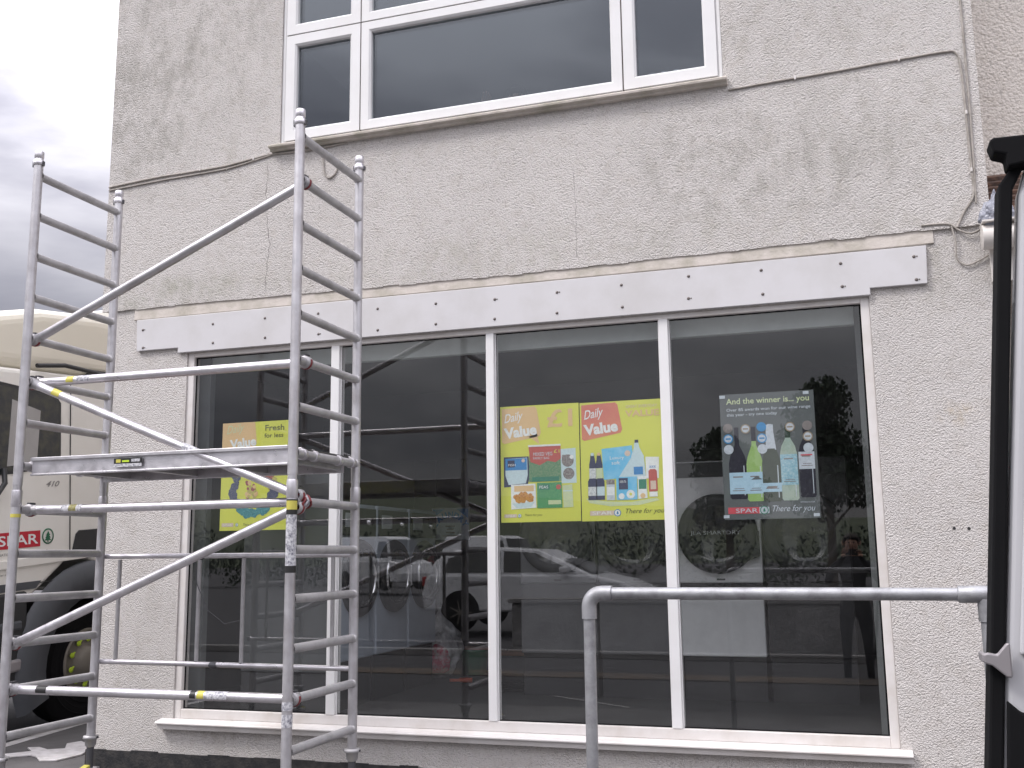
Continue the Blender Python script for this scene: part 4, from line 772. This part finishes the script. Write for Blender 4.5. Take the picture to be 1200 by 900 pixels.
b=MB(); b.prism([(-.075,0),(.075,0),(.085,.25),(.07,.52),(-.06,.54),(-.085,.3)],'y',-.035,.035,'blue_bag'); o=b.build('cement_bag',bevel=.02,seg=3); o.location=(-3.72,2.42,FZ); o.rotation_euler=(0,R(4),R(20)); tag(o,'narrow blue and yellow bag standing left of the clear sack','bag')
b=MB(); b.lathe([(0,0),(.10,0),(.125,.20),(.132,.205),(.132,.215),(.118,.215),(.10,.02),(0,.02)],(0,0,0),(0,0,1),'green_tub',28); t=thing('plastic_tub','green round tub with a plank across it, right of the sack','tub',(-3.28,2.75,FZ)); b.build('tub',None,t); b=MB(); b.box(-.17,.19,-.07,.07,.217,.237); b.build('lid_board','wood',t,bevel=.003)
b=MB(); b.lathe([(0,0),(.085,0),(.09,.12),(.07,.14),(0,.145)],(0,0,0),(0,0,1),None,20); o=b.build('paint_tin','blue_lid'); o.location=(-3.36,3.1,FZ); tag(o,'blue lidded tin behind the green tub','tin')
b=MB(); b.tube([(-.09,0,.02),(-.02,.0,.02),(.0,.0,.022),(.10,0,.022)],[.013,.013,.02,.02],None,12); o=b.build('screwdriver','orange_tool'); o.location=(-3.18,2.12,FZ); o.rotation_euler=(0,0,.2); tag(o,'red-handled tool lying in front of the green tub','hand tool')
b=MB(); b.tube([(-.07,0,.016),(.07,.02,.016)],.014,None,10); o=b.build('glue_tube','sticker_yellow'); o.location=(-3.52,2.08,FZ); tag(o,'yellow tube lying in front of the sack','tube')
t=thing('toolbox','grey toolbox on the floor behind the central mullion','toolbox',(-2.95,2.95,FZ)); MB().box(-.2,.17,-.1,.1,0,.15).build('case','toolgrey',t,bevel=.01); MB().box(-.2,.17,-.1,.1,.153,.19).build('lid','wood',t,bevel=.01); MB().tube([(-.09,0,.19),(-.08,0,.22),(.06,0,.22),(.07,0,.19)],.009,None,8).build('handle','black_plastic',t)
o=blob('crumpled_cloth',(-2.62,2.95,FZ+.05),.10,.06,.065,'cloth_white','crumpled white cloth right of the toolbox','cloth',7,.5,3,sub=3)
b=MB(); pts=[]
for k in range(60): a=k*.55; rr=.10+.04*math.sin(k*.37); pts.append((rr*math.cos(a)*1.2,rr*math.sin(a)*.8,.012+.012*(k//12)))
b.tube(pts,.009,None,8); o=b.build('cable_coil','rubber'); o.location=(-2.55,1.72,FZ); tag(o,'black coiled cable on the shop floor near the window','cable')
b=MB(); b.tube([(-2.86,2.9,1.55),(-2.50,2.55,FZ+.01)],.011,None,8); o=b.build('wooden_pole','wood'); tag(o,'thin pole leaning above the toolbox','pole')
# hanging sign with an arched heading
t=thing('hanging_sign','white sign with blue corners and arched blue lettering hanging beyond the washers','sign',(-3.62,3.02,1.75))
MB().box(-.19,.19,0,.012,0,.30).build('board','p_silver',t); b=MB()
b.faces([(-.18,-.002,.20),(-.18,-.002,.29),(-.06,-.002,.29)],[(0,2,1)],'p_blue'); b.faces([(.18,-.002,.20),(.18,-.002,.29),(.06,-.002,.29)],[(0,1,2)],'p_blue'); b.build('corner_print',None,t)
b=MB(); word='LAUNDRY'
for k,ch in enumerate(word):
    a=R(150-120*k/(len(word)-1)); vs,fs=text_mesh(ch,.075,bold=.004); ox,oz=.15*math.cos(a),.06+.15*math.sin(a); rt=a-math.pi/2
    vs=[(v[0]-.025,v[1]) for v in vs]; b.faces([(ox+u*math.cos(rt)-v*math.sin(rt),-.004,oz+u*math.sin(rt)+v*math.cos(rt)) for u,v in vs],fs,'p_blue')
for k,wd in enumerate((.10,.07,.09,.16)): b.box(-wd/2,wd/2,-.004,-.001,.12-k*.03,.133-k*.03,'p_greyc')
b.build('lettering',None,t); b=MB(); b.tube([(-.15,.006,.30),(-.15,.006,1.41)],.003,None,6); b.tube([(.15,.006,.30),(.15,.006,1.41)],.003,None,6); b.build('hanging_wire','steel_dark',t)
# small white pots added for three white dots in the upstairs window
for k,(x,lab) in enumerate([(-1.05,'leftmost of three small white dots in the upstairs window, built as a pot'),(-.97,'middle of three small white dots in the upstairs window, built as a pot'),(-.89,'rightmost of three small white dots in the upstairs window, built as a pot')]):
    b=MB(); b.lathe([(0,0),(.018,0),(.026,.03),(.028,.05),(.022,.065),(0,.07)],(0,0,0),(0,0,1),None,16); o=b.build('white_dot_pot','upvc'); o.location=(x,.1,4.63); tag(o,lab,'ornament','white dots in the upstairs window')
b=MB(); b.box(-3.7,-.62,.062,.2,4.60,4.63); part(b,'inner_sill','reveal_white',bld)
# ---------------------------------------------------------------- cars across the way (seen mirrored in the glass)
def car(label,loc,rz,paint,kind='hatch',cat='car',L_=4.2,H=1.45):
    t=thing('parked_car' if kind=='hatch' else 'parked_van',label,cat,loc,rz,'vehicles parked across the road')
    hw=.86
    if kind=='hatch':
        low=[(-2.05,.35),(-2.10,.62),(-2.03,.88),(-1.95,1.0),(1.15,.98),(1.7,.86),(2.02,.72),(2.1,.55),(2.05,.30)]
        cabn=[(-1.98,.98),(-1.80,1.25),(-1.45,1.42),(-.6,1.47),(.15,1.42),(.55,1.25),(1.15,.97)]
    else:
        low=[(-2.2,.35),(-2.25,1.1),(1.6,1.1),(2.1,1.0),(2.25,.6),(2.2,.3)]; cabn=[(-2.22,1.1),(-2.2,1.95),(-2.1,2.02),(.9,2.0),(1.15,1.9),(1.6,1.1)]
    b=MB(); n=len(low)
    prof=[( -hw*.97,0),(-hw,.5),(-hw*.96,1)]
    # lofted lower body: three stations across each half
    def loft(poly,ws):
        vs=[]; 
        for (yy,sc) in ws:
            cz=sum(p_[1] for p_ in poly)/len(poly); vs+= [(p_[0]*sc,yy,p_[1]) for p_ in poly]
        k_=len(poly); fs=[]
        for i in range(len(ws)-1):
            for j in range(k_): fs.append((i*k_+j,i*k_+(j+1)%k_,(i+1)*k_+(j+1)%k_,(i+1)*k_+j))
        fs+= [tuple(range(k_)),tuple(range((len(ws)-1)*k_,len(ws)*k_))[::-1]]
        return vs,fs
    vs,fs=loft(low,[(-hw,.95),(-hw*.92,.985),(-.4,1),(.4,1),(hw*.92,.985),(hw,.95)]); b.faces(vs,fs,paint); body=b.build('body',None,t,bevel=.05,seg=3,merge=True)
    b=MB(); k_=len(cabn); vs=[]
    for s_ in (-1,1):
        for (u,v) in cabn: vs.append((u,s_*(hw-.03-(v-.98)*.32),v))
    b.faces(vs,[tuple(range(k_)),tuple(range(k_,2*k_))[::-1]]+[(j,j+k_,(j+1)%k_+k_,(j+1)%k_) for j in range(k_)],paint); b.build('cabin',None,t,bevel=.04,seg=3,merge=True)
    zb=.99 if kind=='hatch' else 1.15
    for s_ in (-1,1):
        yy=lambda v:s_*(hw-.03-(v-.98)*.32+.006)
        gl=[[(-1.62,1.02),(-1.55,1.28),(-1.25,1.37),(-.55,1.40),(-.52,1.02)],[(-.46,1.02),(-.49,1.40),(.1,1.36),(.42,1.22),(.88,1.02)]] if kind=='hatch' else [[(.55,1.2),(.55,1.8),(1.02,1.8),(1.38,1.2)]]
        for g_ in gl: b=MB(); b.faces([(u,yy(v),v) for u,v in g_],[tuple(range(len(g_)))],None); b.build('side_window','door_glass',t)
        b=MB(); b.box(.62,.80,s_*(hw+.0),s_*(hw+.17),1.0,1.12); b.build('wing_mirror',paint,t,bevel=.03)
        for xw in (-1.28,1.30):
            b=MB(); b.lathe([(0,-.18),(.27,-.18),(.31,-.15),(.315,-.05),(.29,.0),(.225,.005)],(xw,s_*hw,.315),(0,s_,0),'rubber',28); wo=b.build('wheel',None,t)
            b=MB(); b.lathe([(.225,.004),(.215,-.03),(.04,-.03),(.04,.0),(0,.0)],(xw,s_*hw,.315),(0,s_,0),'black_plastic',24)
            for k in range(7): a=2*math.pi*k/7; b.tube([(xw,s_*(hw+.002),.315),(xw+.215*math.cos(a),s_*(hw+.004),.315+.215*math.sin(a))],.014,'rim_grey',6)
            b.build('rim',None,wo)
            b=MB(); b.lathe([(.37,.0),(.37,.006),(.0,.006)],(xw,s_*(hw-.002),.34),(0,s_,0),None,24); b.build('wheel_arch','rubber',t)
        b=MB(); b.box(1.86,2.04,s_*(.5),s_*(.78),.62,.74); b.build('headlight','lamp_clear',t,bevel=.02)
        b=MB(); b.box(-2.06,-1.96,s_*(.58),s_*(.80),.78,.95); b.build('tail_light','lamp_red',t,bevel=.02)
    b=MB()
    if kind=='hatch': b.faces([(.60,-.62,1.24),(.60,.62,1.24),(1.14,.70,1.0),(1.14,-.70,1.0)],[(0,1,2,3)]); 
    else: b.faces([(1.19,-.6,1.86),(1.19,.6,1.86),(1.60,.76,1.14),(1.60,-.76,1.14)],[(0,1,2,3)])
    for v in b.bm.verts: v.co.x+=.02; v.co.z+=.02
    b.build('windscreen','door_glass',t)
    return t
car('white hatchback parked across the road, mirrored in the middle panes',(-5.5,-12.3,GZ+.12),0,'car_white')
car('dark red hatchback farthest back behind the white vans',(-17.2,-40,GZ+.2),.3,'car_red')
car('dark blue hatchback in the far row behind the white one',(-9.2,-24,GZ+.2),-.2,'car_blue')
car('white panel van at the left of the far row',(-17.5,-31,GZ+.2),.5,'car_white','van','van')
car('white panel van at the right of the far row',(-13.6,-33,GZ+.2),.4,'car_white','van','van')
t=thing('boundary_wall','low grey stone wall along the far kerb across the road','wall',(-3.2,-9.1,GZ)); MB().box(-1.8,6,-.12,.12,0,.72).build('wall','stone_wall',t,bevel=.02); MB().box(-1.85,6.05,-.16,.16,.722,.79).build('coping','kerb_stone',t,bevel=.01)
# hills, hedge and trees behind the photographer
b=MB(); vs=[]; nx,ny=90,14
for j in range(ny):
    for i in range(nx):
        x=-700+i*1300/(nx-1); y=-130-j*45; t_=j/(ny-1)
        ridge=math.sin(min(1,t_*1.6)*math.pi/2)
        h=ridge*(16+14*mn.noise(Vector((x*.004,y*.004,1)))+5*mn.noise(Vector((x*.02,y*.02,4)))+(14 if x>-330 and x<-60 else 0)*math.exp(-((x+190)/120)**2))
        vs.append((x,y,GZ-.5+max(0,h)))
b.faces(vs,[(j*nx+i,j*nx+i+1,(j+1)*nx+i+1,(j+1)*nx+i) for j in range(ny-1) for i in range(nx-1)],None,True); struct(b.build('hills','hill_green'))
def leaves(mb,c,r,n,s,m):
    for _ in range(n):
        while True:
            p_=Vector((rnd.uniform(-1,1),rnd.uniform(-1,1),rnd.uniform(-1,1)))
            if .25<p_.length<1: break
        p_=Vector((c[0]+p_.x*r[0],c[1]+p_.y*r[1],c[2]+p_.z*r[2])); e=Euler((rnd.uniform(0,6),rnd.uniform(0,6),rnd.uniform(0,6))).to_matrix(); k=s*rnd.uniform(.6,1.3)
        mb.faces([p_+e@Vector((-k,0,0)),p_+e@Vector((0,-k*.55,0)),p_+e@Vector((k,0,0)),p_+e@Vector((0,k*.55,0))],[(0,1,2,3)],m)
def tree(label,x,y,h,r,m):
    t=thing('broadleaf_tree',label,'tree',(x,y,GZ),0,'trees across the road'); b=MB(); b.tube([(0,0,0),(.05,0,h*.3),(.0,.05,h*.6),(.1,0,h*.85)],[.16,.13,.08,.03],'bark',10)
    for k in range(7): a=k*.9; b.tube([(0,0,h*(.3+.06*k)),(r*.6*math.cos(a),r*.6*math.sin(a),h*(.5+.06*k))],[.05,.02],'bark',6)
    b.build('trunk',None,t); b=MB()
    for k in range(24):
        a=rnd.uniform(0,6.28); q=rnd.uniform(.1,.75)*r; zz=rnd.uniform(.42,.92); rr=r*rnd.uniform(.25,.42); leaves(b,(q*math.cos(a)*(1.35-zz),q*math.sin(a)*(1.35-zz),h*zz),(rr,rr,rr*.8),300,.10,m)
    b.build('crown',None,t)
tree('tall dark tree across the road, right of the others',-.6,-27,6.8,2.0,'foliage_dark'); tree('shorter tree across the road, left of the tall dark one',-3.9,-29,5.9,1.8,'foliage_dark'); tree('bushy tree across the road at the far right',3.5,-24,5.5,2.4,'foliage')
b=MB()
for k in range(70): x=-48+k*.95; leaves(b,(x,-40+rnd.uniform(-1,1),GZ+1.2+.5*math.sin(k*.5)),(1.1,1,1.3+.5*math.sin(k*1.3)),260,.10,'foliage_dark')
o=b.build('hedge'); o['kind']='stuff'; tag(o,'long dark hedge behind the parked vehicles','hedge')
# ---------------------------------------------------------------- people
def person(label,loc,rz,hands,shirt,legs=True,hairlen=0,phone=False):
    t=thing('person',label,'person',loc,rz)
    J={}; V=[];E_=[];Rr=[]
    def v(n,p_,r_,par=None):
        J[n]=len(V); V.append(p_); Rr.append(r_)
        if par: E_.append((J[par],J[n]))
    v('pelvis',(0,0,.96),.145); v('belly',(0,0,1.12),.135,'pelvis'); v('chest',(0,0,1.32),.155,'belly'); v('neckb',(0,0,1.47),.075,'chest'); v('neck',(0,-.01,1.54),.055,'neckb'); v('headc',(0,-.02,1.63),.088,'neck'); v('head',(0,-.015,1.71),.085,'headc')
    for s_,nm in ((-1,'l'),(1,'r')):
        h=hands[nm]; v('sh'+nm,(s_*.19,0,1.42),.062,'chest'); v('el'+nm,h[0],.043,'sh'+nm); v('wr'+nm,h[1],.027,'el'+nm); v('pa'+nm,h[2],.034,'wr'+nm)
        v('hip'+nm,(s_*.10,0,.88),.10,'pelvis'); v('kn'+nm,(s_*.12,-.02,.50),.06,'hip'+nm); v('an'+nm,(s_*.13,.01,.09),.042,'kn'+nm); v('to'+nm,(s_*.14,-.17,.04),.036,'an'+nm)
    me=bpy.data.meshes.new('body'); me.from_pydata(V,E_,[]); o=bpy.data.objects.new('body',me); COL.objects.link(o); o.parent=t
    sk_=o.modifiers.new('skin','SKIN'); 
    for i,sv in enumerate(me.skin_vertices[0].data): sv.radius=(Rr[i],Rr[i]*(.78 if i<3 else 1)); sv.use_root=(i==0)
    ss=o.modifiers.new('sub','SUBSURF'); ss.levels=2; ss.render_levels=2
    m=bpy.data.materials.new('person_'+shirt); m.use_nodes=True; tt=m.node_tree; bs=tt.nodes['Principled BSDF']; bs.inputs['Roughness'].default_value=.85
    c=N(tt,'ShaderNodeTexCoord'); sp=N(tt,'ShaderNodeSeparateXYZ'); rp=N(tt,'ShaderNodeValToRGB'); rp.color_ramp.interpolation='CONSTANT'
    mr_=N(tt,'ShaderNodeMath',operation='DIVIDE'); mr_.inputs[1].default_value=2.; tt.links.new(c.outputs['Object'],sp.inputs[0]); tt.links.new(sp.outputs[2],mr_.inputs[0]); tt.links.new(mr_.outputs[0],rp.inputs[0])
    e_=rp.color_ramp.elements; e_[0].position=0; e_[0].color=(.02,.02,.02,1); e_[1].position=.05; e_[1].color=(.02,.022,.03,1); a_=e_.new(.49); a_.color=(*M[shirt].node_tree.nodes['Principled BSDF'].inputs['Base Color'].default_value[:3],1); a_=e_.new(.752); a_.color=(.5,.3,.22,1)
    tt.links.new(rp.outputs[0],bs.inputs['Base Color']); me.materials.append(m)
    for nm in ('l','r'):
        hb=MB()
        s_=-1 if nm=='l' else 1; P_=Vector(hands[nm][2]); D_=(P_-Vector(hands[nm][1])).normalized(); side=D_.orthogonal().normalized() if abs(D_.x)>.9 else (Vector((1,0,0))-D_*D_.x).normalized(); cu=D_.cross(side)*s_
        for k,(lx,ln) in enumerate(((-.026,.062),(-.009,.072),(.009,.068),(.026,.054))):
            a=P_+side*lx+D_*.018; hb.tube([a,a+D_*ln*.5,a+D_*ln*.8+cu*.012,a+D_*ln+cu*.028],[.009,.0085,.008,.006],'skin',8)
        a=P_-side*s_*.03-D_*.01; hb.tube([a,a-side*s_*.022+D_*.02,a-side*s_*.025+D_*.05],[.011,.010,.008],'skin',8)
        hb.build('hand',None,t)
    # face
    f=MB(); hc=Vector((0,-.02,1.655))
    for s_ in (-1,1):
        f.lathe([(0,.007),(.008,.005),(.011,0)],hc+Vector((s_*.031,-.086,.012)),(0,-1,0),'phone_black',10); f.tube([hc+Vector((s_*.09,.0,-.02)),hc+Vector((s_*.096,.005,.03))],.016,'skin',8)
    f.tube([hc+Vector((0,-.088,.01)),hc+Vector((0,-.108,-.03)),hc+Vector((0,-.09,-.038))],[.007,.013,.009],'skin',8); f.tube([hc+Vector((-.024,-.084,-.062)),hc+Vector((0,-.092,-.062)),hc+Vector((.024,-.084,-.062))],.005,'red_plastic',6); f.build('face',None,t)
    bm=bmesh.new(); bmesh.ops.create_icosphere(bm,subdivisions=3,radius=1)
    for q in bm.verts: q.co=Vector((q.co.x*.100,q.co.y*.108+.012,q.co.z*.115))
    bmesh.ops.delete(bm,geom=[q for q in bm.verts if q.co.z<(-.02-hairlen) or (q.co.y<-.055 and q.co.z<.055)],context='VERTS')
    me=bpy.data.meshes.new('hair'); bm.to_mesh(me); bm.free(); me.materials.append(M['hair']); ho_=bpy.data.objects.new('hair',me); COL.objects.link(ho_); ho_.parent=t; ho_.location=(0,-.015,1.665)
    return t
# the photographer: faces the shop (+y), phone held level with the camera, head just behind it
person('photographer in dark clothes holding up a phone, mirrored in the right pane',(.0,-6.62,GZ-.12),R(180),{'l':((-.30,-.08,1.20),(-.11,-.30,1.47),(-.085,-.36,1.53)),'r':((.30,-.08,1.20),(.11,-.30,1.47),(.085,-.36,1.53))},'cloth_dark')
b=MB(); b.box(-.065,.065,-.004,.004,-.034,.034); o=b.build('mobile_phone','phone_black',bevel=.003); o.location=(0,-6.225,1.585); o.rotation_euler=(R(9),0,R(17)); tag(o,'black phone held up in both hands by the photographer','phone')
person('faint figure with hand raised behind the upstairs window glass',(-2.14,.62,3.24),R(10),{'l':((-.32,-.10,1.22),(-.22,-.30,1.42),(-.19,-.33,1.50)),'r':((.26,-.02,1.16),(.24,-.16,.98),(.24,-.22,.93))},'cloth_grey',hairlen=.05)
